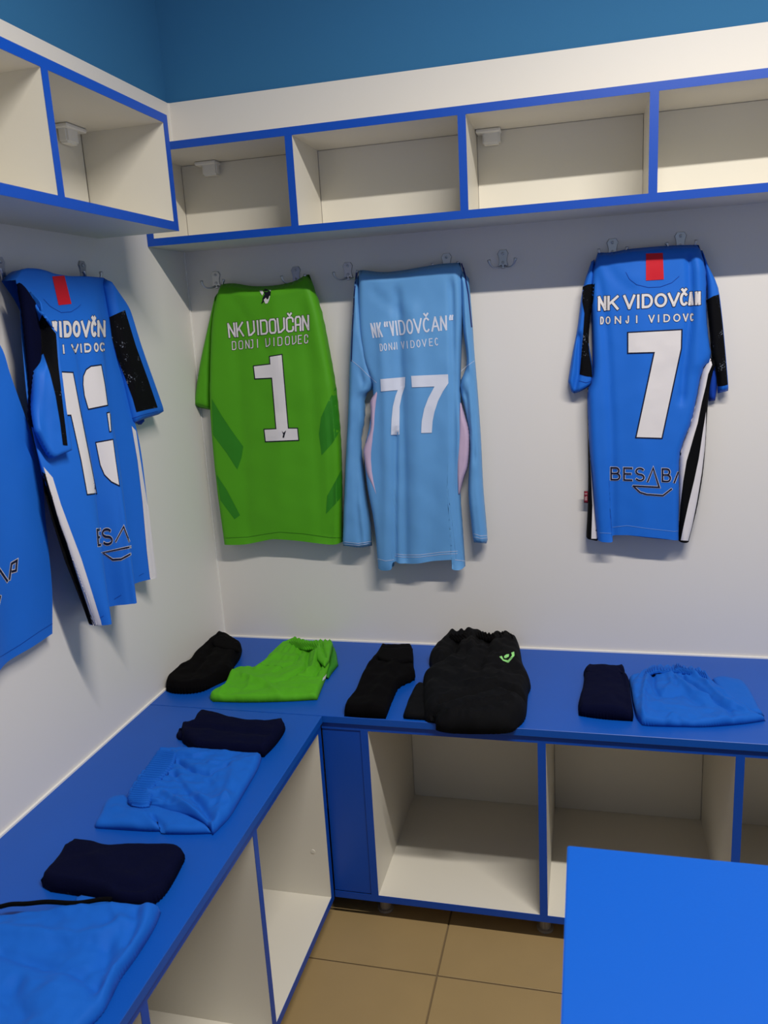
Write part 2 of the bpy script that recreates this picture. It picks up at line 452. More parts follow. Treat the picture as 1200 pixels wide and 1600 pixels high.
bm = bmesh.new(); addbox(bm, 0, .005, -1.85, -.002, BENCH, BENCH + .004); o = obj('trim_4', bm, M['caulk']); tagstruct(o, 'thin white sealant bead along the left wall above the bench')
bm = bmesh.new(); addbox(bm, 0, .003, -.003, 0, BENCH + .004, ZW); o = obj('trim_5', bm, M['caulk']); tagstruct(o, 'thin white sealant bead up the room corner')

t = .018
# ------------------------------------------------------------------ overhead shelf, back wall
def shelf_back():
    r = thing('overhead_shelf', 'long white open overhead shelf with blue edges on the back wall above the green shirt', 'shelf', (1.0, 0, 1.6623))
    x0, xe = .001, 2.0066; zb, zt, D = 1.6623, 1.8961, .1912
    E = .0012
    box('bottom_panel', x0, xe, -D + E, 0, zb, zb + t, M['white'], r, bev=0)
    box('top_panel', x0, xe, -D + E, 0, zt - t, zt, M['white'], r, bev=0)
    box('edge_banding', x0, xe, -D, -D + E, zb, zb + t, M['blueedge'], r, bev=0, label='blue front edge of the bottom board')
    box('edge_banding', x0, xe, -D, -D + E, zt - t, zt, M['blueedge'], r, bev=0, label='blue front edge of the top board')
    for x in (x0, .3803, .783, 1.1843, 1.586, xe - t):
        nm = 'side_panel' if x in (x0, xe - t) else 'divider'
        d = box(nm, x, x + t, -D + E, -.003, zb + t, zt - t, M['white'], r, bev=0)
        box('edge_banding', x, x + t, -D, -D + E, zb + t, zt - t, M['blueedge'], d, bev=0, label='blue front edge')
    for a, b in ((x0 + t, .3803), (.3983, .783), (.801, 1.1843), (1.2023, 1.586), (1.604, xe - t)):
        box('back_panel', a + .0012, b - .0012, -.003, -.0002, zb + t + .001, zt - t - .0015, M['white'], r, bev=0)
    for x in (.088, .8165):
        bm = bmesh.new(); addbox(bm, x, x + .042, -.026, -.003, zt - t - .034, zt - t - .003)
        bmesh.ops.bevel(bm, geom=bm.edges[:], offset=.004, segments=2, affect='EDGES')
        h = obj('cabinet_hanger', bm, M['plastic'], r, label='white plastic hanger box')
        bm = bmesh.new(); addbox(bm, x - .014, x + .044, -.038, -.003, zt - t - .009, zt - t - .0005)
        bmesh.ops.bevel(bm, geom=bm.edges[:], offset=.002, segments=1, affect='EDGES')
        obj('hanger_flange', bm, M['plastic'], h)
    return r
shelf_back()
def shelf_left():
    r = thing('overhead_shelf', 'white open overhead shelf with blue edges on the left wall, nearer the camera', 'shelf', (0, -.9, 1.6634))
    ye, yn = -.4065, -1.652; zb, zt, D = 1.6634, 1.896, .1994
    E = .0012
    box('bottom_panel', 0, D - E, yn, ye, zb, zb + t, M['white'], r, bev=0)
    box('top_panel', 0, D - E, yn, ye, zt - t, zt, M['white'], r, bev=0)
    box('edge_banding', D - E, D, yn, ye, zb, zb + t, M['blueedge'], r, bev=0, label='blue front edge of the bottom board')
    box('edge_banding', D - E, D, yn, ye, zt - t, zt, M['blueedge'], r, bev=0, label='blue front edge of the top board')
    ds = [ye - t, -.8266, -1.2356, yn]
    for y in ds:
        nm = 'side_panel' if y in (ye - t, yn) else 'divider'
        d = box(nm, .003, D - E, y, y + t, zb + t, zt - t, M['white'], r, bev=0)
        box('edge_banding', D - E, D, y, y + t, zb + t, zt - t, M['blueedge'], d, bev=0, label='blue front edge')
    for a, b in zip(ds[1:], ds):
        box('back_panel', .0002, .003, a + t + .001, b - .003, zb + t + .001, zt - t - .001, M['white'], r, bev=0)
    for y in (-.512,):
        bm = bmesh.new(); addbox(bm, .003, .026, y, y + .042, zt - t - .036, zt - t - .003)
        bmesh.ops.bevel(bm, geom=bm.edges[:], offset=.004, segments=2, affect='EDGES')
        h = obj('cabinet_hanger', bm, M['plastic'], r, label='white plastic hanger box')
        bm = bmesh.new(); addbox(bm, .003, .034, y - .008, y + .062, zt - t - .009, zt - t - .0005)
        bmesh.ops.bevel(bm, geom=bm.edges[:], offset=.002, segments=1, affect='EDGES')
        obj('hanger_flange', bm, M['plastic'], h)
shelf_left()

# ------------------------------------------------------------------ benches
Db, Dl, ov = .4502, .4548, .006
HT = BENCH
zp = .0576
o = box('laminate_bench', 0.0005, 2.35, -Db, -.0005, HT - t, HT, M['blue'], bev=.0008); o['label'] = 'blue laminate bench board along the back wall under the shorts'; o['category'] = 'bench'
o = box('laminate_bench', 0.0005, Dl, -1.85, -Db - .0022, HT - t, HT, M['blue'], bev=.0008); o['label'] = 'blue laminate bench board along the left wall, running towards the camera'; o['category'] = 'bench'
def foot(x, y, par):
    bm = bmesh.new()
    for z0, z1, r0 in ((0, .006, .020), (.006, .045, .014), (.045, zp, .019)):
        tube(bm, [(x, y, z0), (x, y, z1)], [r0, r0], 16)
    return obj('foot', bm, M['foot'], par, smooth=False, label='round grey plastic foot')
def cab_back():
    r = thing('bench_cabinet', 'white open-front bench cabinet with blue edges under the back bench', 'cabinet', (1.2, -.22, 0))
    x0 = .5437; xe = 2.35; yf = -Db + ov; E = .0012
    z0, z1 = zp, HT - t
    box('bottom_panel', x0, xe, yf + E, -.001, z0, z0 + t, M['white'], r, bev=0)
    box('top_panel', x0, xe, yf + E, -.001, z1 - t, z1, M['white'], r, bev=0)
    box('edge_banding', Dl - ov, xe, yf, yf + E, z0, z0 + t, M['blueedge'], r, bev=0, label='blue bottom rail edge')
    box('edge_banding', Dl - ov, xe, yf, yf + E, z1 - t, z1, M['blueedge'], r, bev=0, label='blue top rail edge')
    xsd = [x0, .952, 1.361, 1.77, xe - t]
    for x in xsd:
        nm = 'side_panel' if x in (x0, xe - t) else 'divider'
        d = box(nm, x, x + t, yf + E, -.004, z0 + t, z1 - t, M['white'], r, bev=0)
        box('edge_banding', x, x + t, yf, yf + E, z0 + t, z1 - t, M['blueedge'], d, bev=0, label='blue front edge')
    for a, b in zip(xsd, xsd[1:]):
        box('back_panel', a + t + .0012, b - .0015, -.004, -.001, z0 + t + .0005, z1 - t, M['white'], r, bev=0)
    box('filler_panel', Dl - ov, x0 - .0006, yf + .0025, yf + .02, z0 + t + .0008, z1 - t - .001, M['blueedge'], r, bev=.0004, label='blue upright filler board in the corner')
    for x in (x0 + .02, .961, 1.37, 1.78, xe - .03):
        foot(x, yf + .05, r); foot(x, -.06, r)
cab_back()
def cab_left():
    r = thing('bench_cabinet', 'white open-front bench cabinet with blue edges under the left bench', 'cabinet', (.22, -1.1, 0))
    xf = Dl - ov; E = .0012; z0, z1 = zp, HT - t; ye, yn = -.4515, -1.848
    box('bottom_panel', .001, xf - E, yn, ye, z0, z0 + t, M['white'], r, bev=0)
    box('top_panel', .001, xf - E, yn, ye, z1 - t, z1, M['white'], r, bev=0)
    box('edge_banding', xf - E, xf, yn, ye, z0, z0 + t, M['blueedge'], r, bev=0, label='blue bottom rail edge')
    box('edge_banding', xf - E, xf, yn, ye, z1 - t, z1, M['blueedge'], r, bev=0, label='blue top rail edge')
    ds = [ye - t, -.8614, -1.2666, -1.6716, yn]
    for y in ds:
        nm = 'side_panel' if y in (ye - t, yn) else 'divider'
        d = box(nm, .004, xf - E, y, y + t, z0 + t, z1 - t, M['white'], r, bev=0)
        box('edge_banding', xf - E, xf, y, y + t, z0 + t, z1 - t, M['blueedge'], d, bev=0, label='blue front edge')
    for a, b in zip(ds[1:], ds):
        box('back_panel', .001, .004, a + t + .001, b - .001, z0 + t + .0005, z1 - t, M['white'], r, bev=0)
    # round shelf-pin caps on the inside of the end panel
    for x, z in ((.385, .435), (.41, .20)):
        bm = bmesh.new(); tube(bm, [(x, ye - t, z), (x, ye - t - .0012, z)], [.0055, .005], 14)
        obj('screw_cap', bm, M['white'], r, label='small white screw cap')
    for y in (-.50, -.87, -1.27, -1.68, -1.83):
        foot(xf - .09, y + .01, r); foot(.06, y + .01, r)
cab_left()

# ------------------------------------------------------------------ table in the foreground
def table():
    r = thing('table', 'blue-topped table in the near right corner of the room', 'table', (1.6, -1.45, 0))
    x0, x1, y0, y1, H = 1.033, 2.25, -1.80, -1.130, .755
    bm = bmesh.new(); addbox(bm, x0, x1, y0, y1, H - .025, H)
    bmesh.ops.bevel(bm, geom=bm.edges[:], offset=.0015, segments=2, affect='EDGES')
    obj('tabletop', bm, M['table'], r)
    for x in (x0 + .06, x1 - .085):
        box('side_panel', x, x + .025, y0 + .05, y1 - .05, 0, H - .025, M['blue'], r)
    box('stretcher', x0 + .085, x1 - .085, -1.48, -1.455, .35, H - .025, M['blue'], r)
table()

# ------------------------------------------------------------------ coat hooks
def make_hook(label, F, a, z, group=None, mini=False):
    base = F((a, z, 0)); r = thing('coat_hook', label, 'hook', base, 'metal coat hooks on the walls')
    hw = [(.0085, .0215), (.014, .0125), (.0115, .006), (.0098, -.004), (.0112, -.012), (.0125, -.0165), (.006, -.0195), (.004, -.023)]
    prof = [(x, y) for x, y in hw] + [(-x, y) for x, y in hw[::-1]]
    bm = bmesh.new()
    lo = [bm.verts.new(F((a + x, z + y, .0003))) for x, y in prof]; hi = [bm.verts.new(F((a + x * .88, z + y * .95, .0035))) for x, y in prof]
    bm.faces.new(hi); bm.faces.new(lo[::-1])
    for i in range(len(prof)):
        j = (i + 1) % len(prof); bm.faces.new((lo[i], lo[j], hi[j], hi[i]))
    obj('mounting_plate', bm, M['metal'], r)
    for zz in (.0125, -.0085):
        bm = bmesh.new(); tube(bm, [F((a, z + zz, .003)), F((a, z + zz, .0052)), F((a, z + zz, .006))], [.0038, .0036, .002], 12)
        s_ = obj('screw', bm, M['metal'], r, smooth=False)
        bm = bmesh.new(); ribbon = F((a - .0025, z + zz - .0004, .0060)); 
        p0, p1 = F((a - .0022, z + zz - .0003, .0058)), F((a + .0022, z + zz + .0003, .0064))
        addbox(bm, min(p0.x, p1.x), max(p0.x, p1.x), min(p0.y, p1.y), max(p0.y, p1.y), min(p0.z, p1.z), max(p0.z, p1.z))
        obj('screw_slot', bm, M['dark'], s_)
    for sgn in (-1, 1):
        pts = []; rad = []
        ctrl = [(0.004, -.017, .003), (.012, -.0205, .012), (.021, -.0205, .018), (.0275, -.0155, .023), (.031, -.008, .025), (.0325, -.002, .024)]
        cc = crom3([(c[0] * sgn, c[1], c[2]) for c in ctrl], 18)
        for i, c in enumerate(cc):
            pts.append(F((a + c[0], z + c[1], c[2]))); k = i / 17
            rad.append(.0030 - .0012 * math.sin(math.pi * min(1, k * 1.3)) + (.0012 if k > .85 else 0))
        bm = bmesh.new(); tube(bm, pts, rad, 10)
        obj('prong', bm, M['metal'], r, smooth=True)
HK = [(fB, .0866, 1.585, 'silver double coat hook at the left shoulder of the green shirt'),
      (fB, .3155, 1.582, 'silver double coat hook at the right shoulder of the green shirt'),
      (fB, .4579, 1.582, 'silver double coat hook at the left shoulder of the sky-blue shirt'),
      (fB, .7164, 1.585, 'silver double coat hook at the right shoulder of the sky-blue shirt'),
      (fB, .8571, 1.583, 'empty silver double coat hook between the sky-blue shirt and the shirt numbered 7'),
      (fB, 1.1173, 1.589, 'silver double coat hook at the left shoulder of the shirt numbered 7'),
      (fB, 1.2704, 1.592, 'silver double coat hook at the right shoulder of the shirt numbered 7'),
      (fL, -.745, 1.582, 'silver double coat hook at the left edge of the photo beside the shirt numbered 13'),
      (fL, -.484, 1.590, 'silver double coat hook behind the right shoulder of the shirt numbered 13')]
for F, a, z, lb in HK: make_hook(lb, F, a, z)

# ------------------------------------------------------------------ shirts
SB = 2.353; 
# green shirt number 1
def shirt_green():
    r = thing('football_shirt', 'lime green shirt numbered 1 hanging on the back wall', 'shirt', (.23, -.03, .86), 'team shirts hanging on the hooks')
    F = fB
    G = [[(0.1473,1.5708,0.02),(0.2008,1.5603,0.02),(0.2622,1.5583,0.02),(0.316,1.5651,0.02),(0.3471,1.5781,0.02),(0.3585,1.5793,0.02)],
 [(0.3686,1.5479,0.02),(0.3776,1.5199,0.02),(0.3888,1.4709,0.02),(0.3997,1.3864,0.02),(0.4112,1.2862,0.02),(0.4148,1.177,0.02),(0.4121,1.0729,0.02),(0.4061,0.9665,0.02),(0.3986,0.8593,0.02)],
 [(0.3604,0.8589,0.02),(0.2806,0.8684,0.02),(0.2116,0.8734,0.02),(0.1738,0.8675,0.02),(0.1142,0.8565,0.02),(0.0419,0.8541,0.02)],
 [(0.0366,0.9992,0.02),(0.0363,1.1248,0.02),(0.0401,1.2321,0.02),(0.0495,1.322,0.02),(0.0684,1.4459,0.02),(0.086,1.5168,0.02),(0.1096,1.5719,0.02)]]
    cr = [([(0.1494,1.4635,0.05),(0.1426,1.2472,0.05),(0.1293,0.8793,0.05)], -.004, .02), ([(0.3427,1.4874,0.05),(0.3527,1.2406,0.05),(0.3478,0.8811,0.05)], -.004, .016),
          ([(0.2722,1.5396,0.05),(0.2566,1.2437,0.05),(0.2277,0.8801,0.05)], .004, .03), ([(0.1288,1.5627,0.05),(0.1958,1.461,0.05),(0.2351,1.3884,0.05)], -.003, .012),
          ([(0.3641,1.5675,0.05),(0.3186,1.4681,0.05),(0.281,1.3862,0.05)], -.003, .012), ([(0.3988,1.2678,0.05),(0.3895,1.0188,0.05),(0.3693,0.8735,0.05)], -.006, .008)]
    b, bv = slab('body', G, F, M['green'], r, h=.028, r=.018, creases=cr, namp=.0025, openb=True)
    Gs = [[(0.0995,1.5551,0.014)],
 [(0.0792,1.467,0.014),(0.0589,1.3583,0.014),(0.0434,1.2351,0.014)],
 [(-0.0069,1.2465,0.014)],
 [(-0.004,1.2708,0.014),(0.0206,1.3599,0.014),(0.0511,1.4467,0.014),(0.088,1.5452,0.014)]]
    s, sv = slab('sleeve', Gs, F, M['green'], r, h=.022, r=.02, namp=.001, nu=16, nv=30, openb=False)
    decal('hem_stitching', F, sv, M['stitchg'], s, ribbons=[([(0.004,1.257,0.03),(0.0239,1.2503,0.03),(0.0457,1.2459,0.03)], .001)], off=.0009)
    decal('hem_stitching', F, bv, M['stitchg'], b, ribbons=[([(0.0588,0.8755,0.05),(0.1293,0.8793,0.05),(0.1879,0.8892,0.05),(0.2249,0.8942,0.05),(0.293,0.89,0.05),(0.3714,0.8797,0.05),(0.4058,0.8792,0.05)], .0011)])
    for q in ([(0.0613,1.2706,0.05),(0.084,1.2267,0.05),(0.1115,1.1811,0.05),(0.1408,1.1367,0.05),(0.1319,1.105,0.05),(0.1163,1.0732,0.05),(0.0887,1.121,0.05),(0.0541,1.1711,0.05)],
              [(0.0516,1.06,0.05),(0.0775,1.0171,0.05),(0.111,0.9425,0.05),(0.0931,0.9307,0.05),(0.0716,0.9622,0.05),(0.0558,0.9859,0.05)],
              [(0.4192,1.2899,0.05),(0.3912,1.2466,0.05),(0.3718,1.2111,0.05),(0.3623,1.1677,0.05),(0.3654,1.1087,0.05),(0.3985,1.1412,0.05),(0.4213,1.1736,0.05)],
              [(0.4185,1.0693,0.05),(0.3967,1.0338,0.05),(0.3723,0.9962,0.05),(0.3654,0.9467,0.05),(0.3897,0.9696,0.05),(0.4148,0.996,0.05)]):
        decal('printed_chevron', F, bv, M['greend'], r, polys=[q], off=.0007, label='darker green chevron print')
    B1 = [(0.1289,1.43,0.05),(0.3572,1.4379,0.05)]; T1 = [(0.1286,1.4689,0.05),(0.3597,1.4775,0.05)]
    text(F, bv, r, [('N', 0, 90), ('K', 98, 190), ('V', 232, 325), ('I', 338, 380), ('D', 386, 478), ('O', 490, 578), ('V', 585, 680), ('Č', 690, 783), ('A', 792, 868), ('N', 876, 960)],
         ((0, B1[0]), (960, B1[1])), ((0, T1[0]), (960, T1[1])), .0048, M['print_w'], .0011, M['print_k'], GS, label='white club lettering outlined in black')
    B2 = [(0.1353,1.398,0.05),(0.3511,1.4055,0.05)]; T2 = [(0.1366,1.4211,0.05),(0.3529,1.4283,0.05)]
    text(F, bv, r, [('D', 0, 52), ('O', 80, 135), ('N', 162, 212), ('J', 218, 258), ('I', 290, 322), ('V', 398, 455), ('I', 485, 515), ('D', 542, 598), ('O', 630, 684), ('V', 708, 760), ('E', 778, 824), ('C', 850, 895)],
         ((0, B2[0]), (895, B2[1])), ((0, T2[0]), (895, T2[1])), .0024, M['print_w'], .0008, M['print_k'], GS, label='small white second line of lettering outlined in black')
    number(F, bv, r, [[(0.1935,1.3524,0.05),(0.2413,1.3554,0.05),(0.2416,1.3753,0.05),(0.275,1.3787,0.05),(0.2754,1.183,0.05),(0.3018,1.1823,0.05),(0.3023,1.1521,0.05),(0.2086,1.1504,0.05),(0.2076,1.1817,0.05),(0.2424,1.1823,0.05),(0.2427,1.3209,0.05),(0.1943,1.3207,0.05)]], M['print_w'], .0028, M['print_k'], label='white number 1 outlined in black')
    n = decal('emblem', F, bv, M['print_k'], r, polys=[[(0.2392,1.5442,0.05),(0.2442,1.5503,0.05),(0.2512,1.5482,0.05),(0.256,1.5431,0.05),(0.2606,1.5444,0.05),(0.2576,1.5317,0.05),(0.2538,1.5287,0.05),(0.2487,1.5225,0.05),(0.2414,1.5206,0.05),(0.2335,1.5137,0.05),(0.229,1.5128,0.05),(0.2342,1.5202,0.05),(0.2348,1.5266,0.05),(0.239,1.5329,0.05),(0.2419,1.5359,0.05)]], off=.0006, label='black and white emblem of a kicking player')
    decal('emblem_detail', F, bv, M['print_w'], n, polys=[[(0.2286,1.5465,0.05),(0.2366,1.5459,0.05),(0.2397,1.5401,0.05),(0.2354,1.5331,0.05),(0.2315,1.539,0.05)], [(0.238,1.5224,0.05),(0.2447,1.5276,0.05),(0.247,1.5226,0.05),(0.2515,1.524,0.05),(0.2539,1.5303,0.05),(0.2567,1.5317,0.05),(0.253,1.5206,0.05),(0.2478,1.5129,0.05),(0.2415,1.5124,0.05)], [(0.2537,1.5469,0.05),(0.2608,1.546,0.05),(0.2586,1.5425,0.05)]], off=.0016)
    decal('emblem', F, bv, M['print_k'], r, polys=[[(0.2577,1.1775,0.05),(0.2619,1.1722,0.05),(0.2703,1.1787,0.05),(0.2654,1.1677,0.05),(0.2622,1.1582,0.05),(0.2577,1.1597,0.05),(0.2607,1.1678,0.05)]], off=.0024, label='tiny black emblem printed on the foot of the number')
shirt_green()

# sky-blue long-sleeved shirt number 77
def shirt_sky():
    r = thing('football_shirt', 'sky-blue long-sleeved shirt numbered 77 hanging on the back wall', 'shirt', (.62, -.03, .79), 'team shirts hanging on the hooks')
    F = fB
    G = [[(0.5073,1.5794,0.028),(0.5533,1.5715,0.028),(0.6028,1.5714,0.028),(0.6588,1.5766,0.028),(0.7072,1.5804,0.028),(0.7548,1.5802,0.028)],
 [(0.7603,1.5416,0.028),(0.759,1.4631,0.028),(0.7507,1.3631,0.028),(0.7451,1.2607,0.028),(0.7499,1.1555,0.028),(0.7364,1.0118,0.028),(0.7384,0.9008,0.028),(0.7414,0.7973,0.028)],
 [(0.7259,0.7947,0.028),(0.709,0.799,0.028),(0.7209,0.8221,0.028),(0.6764,0.8207,0.028),(0.616,0.8121,0.028),(0.5703,0.8098,0.028),(0.5474,0.8118,0.028),(0.5425,0.793,0.028),(0.5192,0.7895,0.028),(0.4986,0.7954,0.028)],
 [(0.4972,0.8764,0.028),(0.4933,0.9378,0.028),(0.482,1.0286,0.028),(0.4816,1.1178,0.028),(0.5036,1.2048,0.028),(0.5148,1.2901,0.028),(0.4962,1.3472,0.028),(0.4878,1.4447,0.028),(0.495,1.5776,0.028)]]
    cr = [([(0.5963,1.5121,0.06),(0.5958,1.3035,0.06),(0.592,1.0921,0.06),(0.5818,0.825,0.06)], -.009, .012), ([(0.636,1.4701,0.06),(0.635,1.2328,0.06),(0.6155,0.8255,0.06)], .006, .02),
          ([(0.5528,1.4281,0.06),(0.5525,1.2354,0.06),(0.5438,1.0198,0.06),(0.528,0.8088,0.06)], .007, .014), ([(0.7343,1.5292,0.06),(0.7325,1.2981,0.06),(0.7221,1.0185,0.06),(0.7291,0.8122,0.06)], -.010, .008),
          ([(0.5739,1.1641,0.06),(0.5605,0.9456,0.06),(0.5531,0.8092,0.06)], -.012, .006), ([(0.6851,1.1615,0.06),(0.6719,1.0189,0.06),(0.6567,0.8337,0.06)], -.003, .02),
          ([(0.5372,1.5225,0.06),(0.6043,1.4654,0.06)], -.004, .01)]
    b, bv = slab('body', G, F, M['sky'], r, h=.030, r=.018, creases=cr, namp=.0025, openb=True, nu=56, nv=56, seed=2)
    Gl = [[(0.4943,1.5699,0.022)],
 [(0.4978,1.5124,0.022),(0.5022,1.4439,0.022),(0.511,1.3742,0.022),(0.5222,1.2929,0.022),(0.4929,1.2619,0.022),(0.485,1.1973,0.022),(0.4723,1.1391,0.022),(0.4748,1.0124,0.022),(0.483,0.921,0.022),(0.4832,0.8497,0.022)],
 [(0.447,0.8446,0.022),(0.4,0.8488,0.022)],
 [(0.4093,0.9362,0.022),(0.4261,1.0881,0.022),(0.4438,1.2348,0.022),(0.4541,1.3417,0.022),(0.4671,1.4458,0.022),(0.4821,1.5607,0.022)]]
    s, sv = slab('sleeve', Gl, F, M['sky'], r, h=.034, r=.018, nu=20, nv=60, namp=.003, nscale=14, seed=4,
                 creases=[([(0.4886,1.3216,0.06),(0.4941,1.2935,0.06),(0.5227,1.2855,0.06)], -.006, .006), ([(0.4791,1.266,0.06),(0.4622,1.1233,0.06),(0.4564,0.9454,0.06),(0.4591,0.8694,0.06)], -.005, .008), ([(0.5005,1.2793,0.06),(0.4941,1.2373,0.06),(0.4803,1.195,0.06)], .004, .008)])
    decal('arm_seam', F, [sv, bv], M['stitchw'], s, ribbons=[([(0.4661,1.3567,0.05),(0.4869,1.3384,0.05),(0.504,1.3203,0.05),(0.5296,1.2962,0.05)], .0009)], label='pale seam stitching')
    decal('cuff_stitching', F, sv, M['stitchw'], s, ribbons=[([(0.412,0.8677,0.05),(0.4521,0.8634,0.05),(0.4902,0.87,0.05)], .0012), ([(0.4116,0.8615,0.05),(0.4517,0.858,0.05),(0.4906,0.8646,0.05)], .0010)])
    Gr = [[(0.7741,1.541,0.02)],
 [(0.7783,1.4619,0.02),(0.782,1.3613,0.02),(0.7865,1.2792,0.02),(0.7919,1.1534,0.02),(0.7948,1.0097,0.02),(0.8019,0.8782,0.02),(0.7985,0.8586,0.02)],
 [(0.7651,0.8613,0.02)],
 [(0.7607,0.9064,0.02),(0.7554,1.01,0.02),(0.7634,1.1256,0.02),(0.7549,1.2107,0.02),(0.7432,1.2808,0.02),(0.7625,1.335,0.02),(0.7553,1.43,0.02),(0.7545,1.5651,0.02)]]
    s2, sv2 = slab('sleeve', Gr, F, M['sky'], r, h=.034, r=.016, nu=20, nv=60, namp=.003, nscale=14, seed=5,
                 creases=[([(0.7641,1.3171,0.06),(0.7771,1.2963,0.06),(0.7828,1.2145,0.06),(0.7775,1.0893,0.06)], -.006, .006), ([(0.7515,1.2702,0.06),(0.7621,1.2562,0.06),(0.7658,1.1596,0.06)], -.008, .006)])
    decal('cuff_stitching', F, sv2, M['stitchw'], s2, ribbons=[([(0.7687,0.8934,0.05),(0.7878,0.8876,0.05),(0.8043,0.8892,0.05)], .0012), ([(0.7691,0.8845,0.05),(0.7876,0.8802,0.05),(0.8041,0.8818,0.05)], .0010)])
    decal('arm_seam', F, [sv2, bv], M['stitchw'], s2, ribbons=[([(0.7517,1.3169,0.05),(0.763,1.3266,0.05),(0.7854,1.3411,0.05)], .0009)], label='pale seam stitching')
    for rb in ([(0.4937,1.5733,0.05),(0.4832,1.5128,0.05),(0.4734,1.4321,0.05),(0.4651,1.3533,0.05)], ):
        decal('shoulder_stripe', F, sv, M['navytrim'], r, ribbons=[(rb, .0032)], off=.0008, label='navy trim down the left sleeve')
    for rb in ([(0.7607,1.5766,0.05),(0.7679,1.5531,0.05),(0.7756,1.501,0.05),(0.7811,1.4223,0.05)], [(0.765,1.566,0.05),(0.7717,1.5271,0.05)]):
        decal('shoulder_stripe', F, [sv2, bv], M['navytrim'], r, ribbons=[(rb, .0032)], off=.0008, label='navy trim down the right sleeve')
    Gp = [[(0.5321,1.2825,0.046),(0.5377,1.2781,0.046)],
 [(0.5278,1.2347,0.046),(0.5214,1.1778,0.046),(0.5127,1.131,0.046),(0.5077,1.0983,0.046),(0.5103,1.0542,0.046),(0.5184,1.0022,0.046),(0.5272,0.9587,0.046)],
 [(0.5233,0.9572,0.046)],
 [(0.504,1.0134,0.046),(0.4885,1.0544,0.046),(0.4837,1.0987,0.046),(0.4829,1.1207,0.046),(0.4944,1.1495,0.046),(0.5052,1.1782,0.046),(0.5093,1.221,0.046),(0.5096,1.2495,0.046),(0.5209,1.266,0.046)]]
    slab('mesh_insert', Gp, F, M['pink'], r, h=.016, r=.012, nu=14, nv=50, namp=.001, label='pale pink mesh insert', base=.046)
    Gp = [[(0.744,1.2352,0.036),(0.7468,1.2351,0.036)],
 [(0.7554,1.2021,0.036),(0.7647,1.1633,0.036),(0.7647,1.1209,0.036),(0.7582,1.0711,0.036),(0.7455,1.0352,0.036),(0.7341,0.9952,0.036)],
 [(0.7305,0.9952,0.036)],
 [(0.7286,1.0426,0.036),(0.7307,1.1002,0.036),(0.7363,1.1569,0.036),(0.7385,1.1991,0.036)]]
    slab('mesh_insert', Gp, F, M['pink'], r, h=.018, r=.010, nu=14, nv=50, namp=.001, label='pale pink mesh insert', base=.036)
    decal('hem_stitching', F, bv, M['stitchw'], b, ribbons=[([(0.5053,0.8238,0.06),(0.5286,0.818,0.06),(0.5523,0.8215,0.06)], .0012), ([(0.5562,0.8383,0.06),(0.5786,0.8356,0.06),(0.6235,0.8362,0.06),(0.6829,0.8446,0.06),(0.7267,0.8481,0.06)], .0012), ([(0.5559,0.8322,0.06),(0.5783,0.8295,0.06),(0.6232,0.8302,0.06),(0.6826,0.8386,0.06),(0.7265,0.8414,0.06)], .001), ([(0.7186,0.824,0.06),(0.7454,0.8214,0.06)], .0012)])
    B1 = [(0.5322,1.4096,0.062),(0.7204,1.4191,0.062)]; T1 = [(0.5274,1.4474,0.062),(0.7211,1.4553,0.062)]
    text(F, bv, r, [('N', -12, 42), ('K', 52, 105), ('"', 128, 190), ('V', 190, 245), ('I', 248, 282), ('D', 288, 362), ('O', 372, 446), ('V', 450, 545), ('Č', 550, 630), ('A', 638, 730), ('N', 735, 808), ('"', 826, 885)],
         ((0, B1[0]), (805, B1[1])), ((0, T1[0]), (805, T1[1])), .0042, M['print_s'], label='silver-white club lettering with quotation marks')
    B2 = [(0.5469,1.3758,0.062),(0.6984,1.3833,0.062)]; T2 = [(0.5461,1.3946,0.062),(0.698,1.4026,0.062)]
    text(F, bv, r, [('D', 0, 34), ('O', 44, 80), ('N', 98, 138), ('J', 150, 174), ('I', 182, 198), ('V', 238, 277), ('I', 298, 314), ('D', 342, 388), ('O', 408, 452), ('V', 468, 520), ('E', 546, 586), ('C', 608, 648)],
         ((0, B2[0]), (648, B2[1])), ((0, T2[0]), (648, T2[1])), .0021, M['print_s'], label='small silver-white second line of lettering')
    number(F, bv, r, [[(0.5433,1.3057,0.062),(0.6093,1.3086,0.062),(0.6066,1.2839,0.062),(0.5976,1.2621,0.062),(0.5904,1.2344,0.062),(0.5858,1.1613,0.062),(0.5633,1.1611,0.062),(0.5669,1.2,0.062),(0.5725,1.235,0.062),(0.5812,1.2626,0.062),(0.5877,1.2763,0.062),(0.5429,1.2744,0.062)]], M['print_s'], label='left silver-white figure 7')
    number(F, bv, r, [[(0.6243,1.3107,0.062),(0.7195,1.3109,0.062),(0.7193,1.2886,0.062),(0.7046,1.2686,0.062),(0.6911,1.2451,0.062),(0.6808,1.2177,0.062),(0.6748,1.1936,0.062),(0.6714,1.1642,0.062),(0.6436,1.1642,0.062),(0.6464,1.1943,0.062),(0.6542,1.2255,0.062),(0.6661,1.2528,0.062),(0.6835,1.2817,0.062),(0.625,1.2818,0.062)]], M['print_s'], label='right silver-white figure 7')
shirt_sky()

def seven(F, bv, r, P, lab): number(F, bv, r, [P], M['print_w'], .0030, M['print_n'], label=lab)

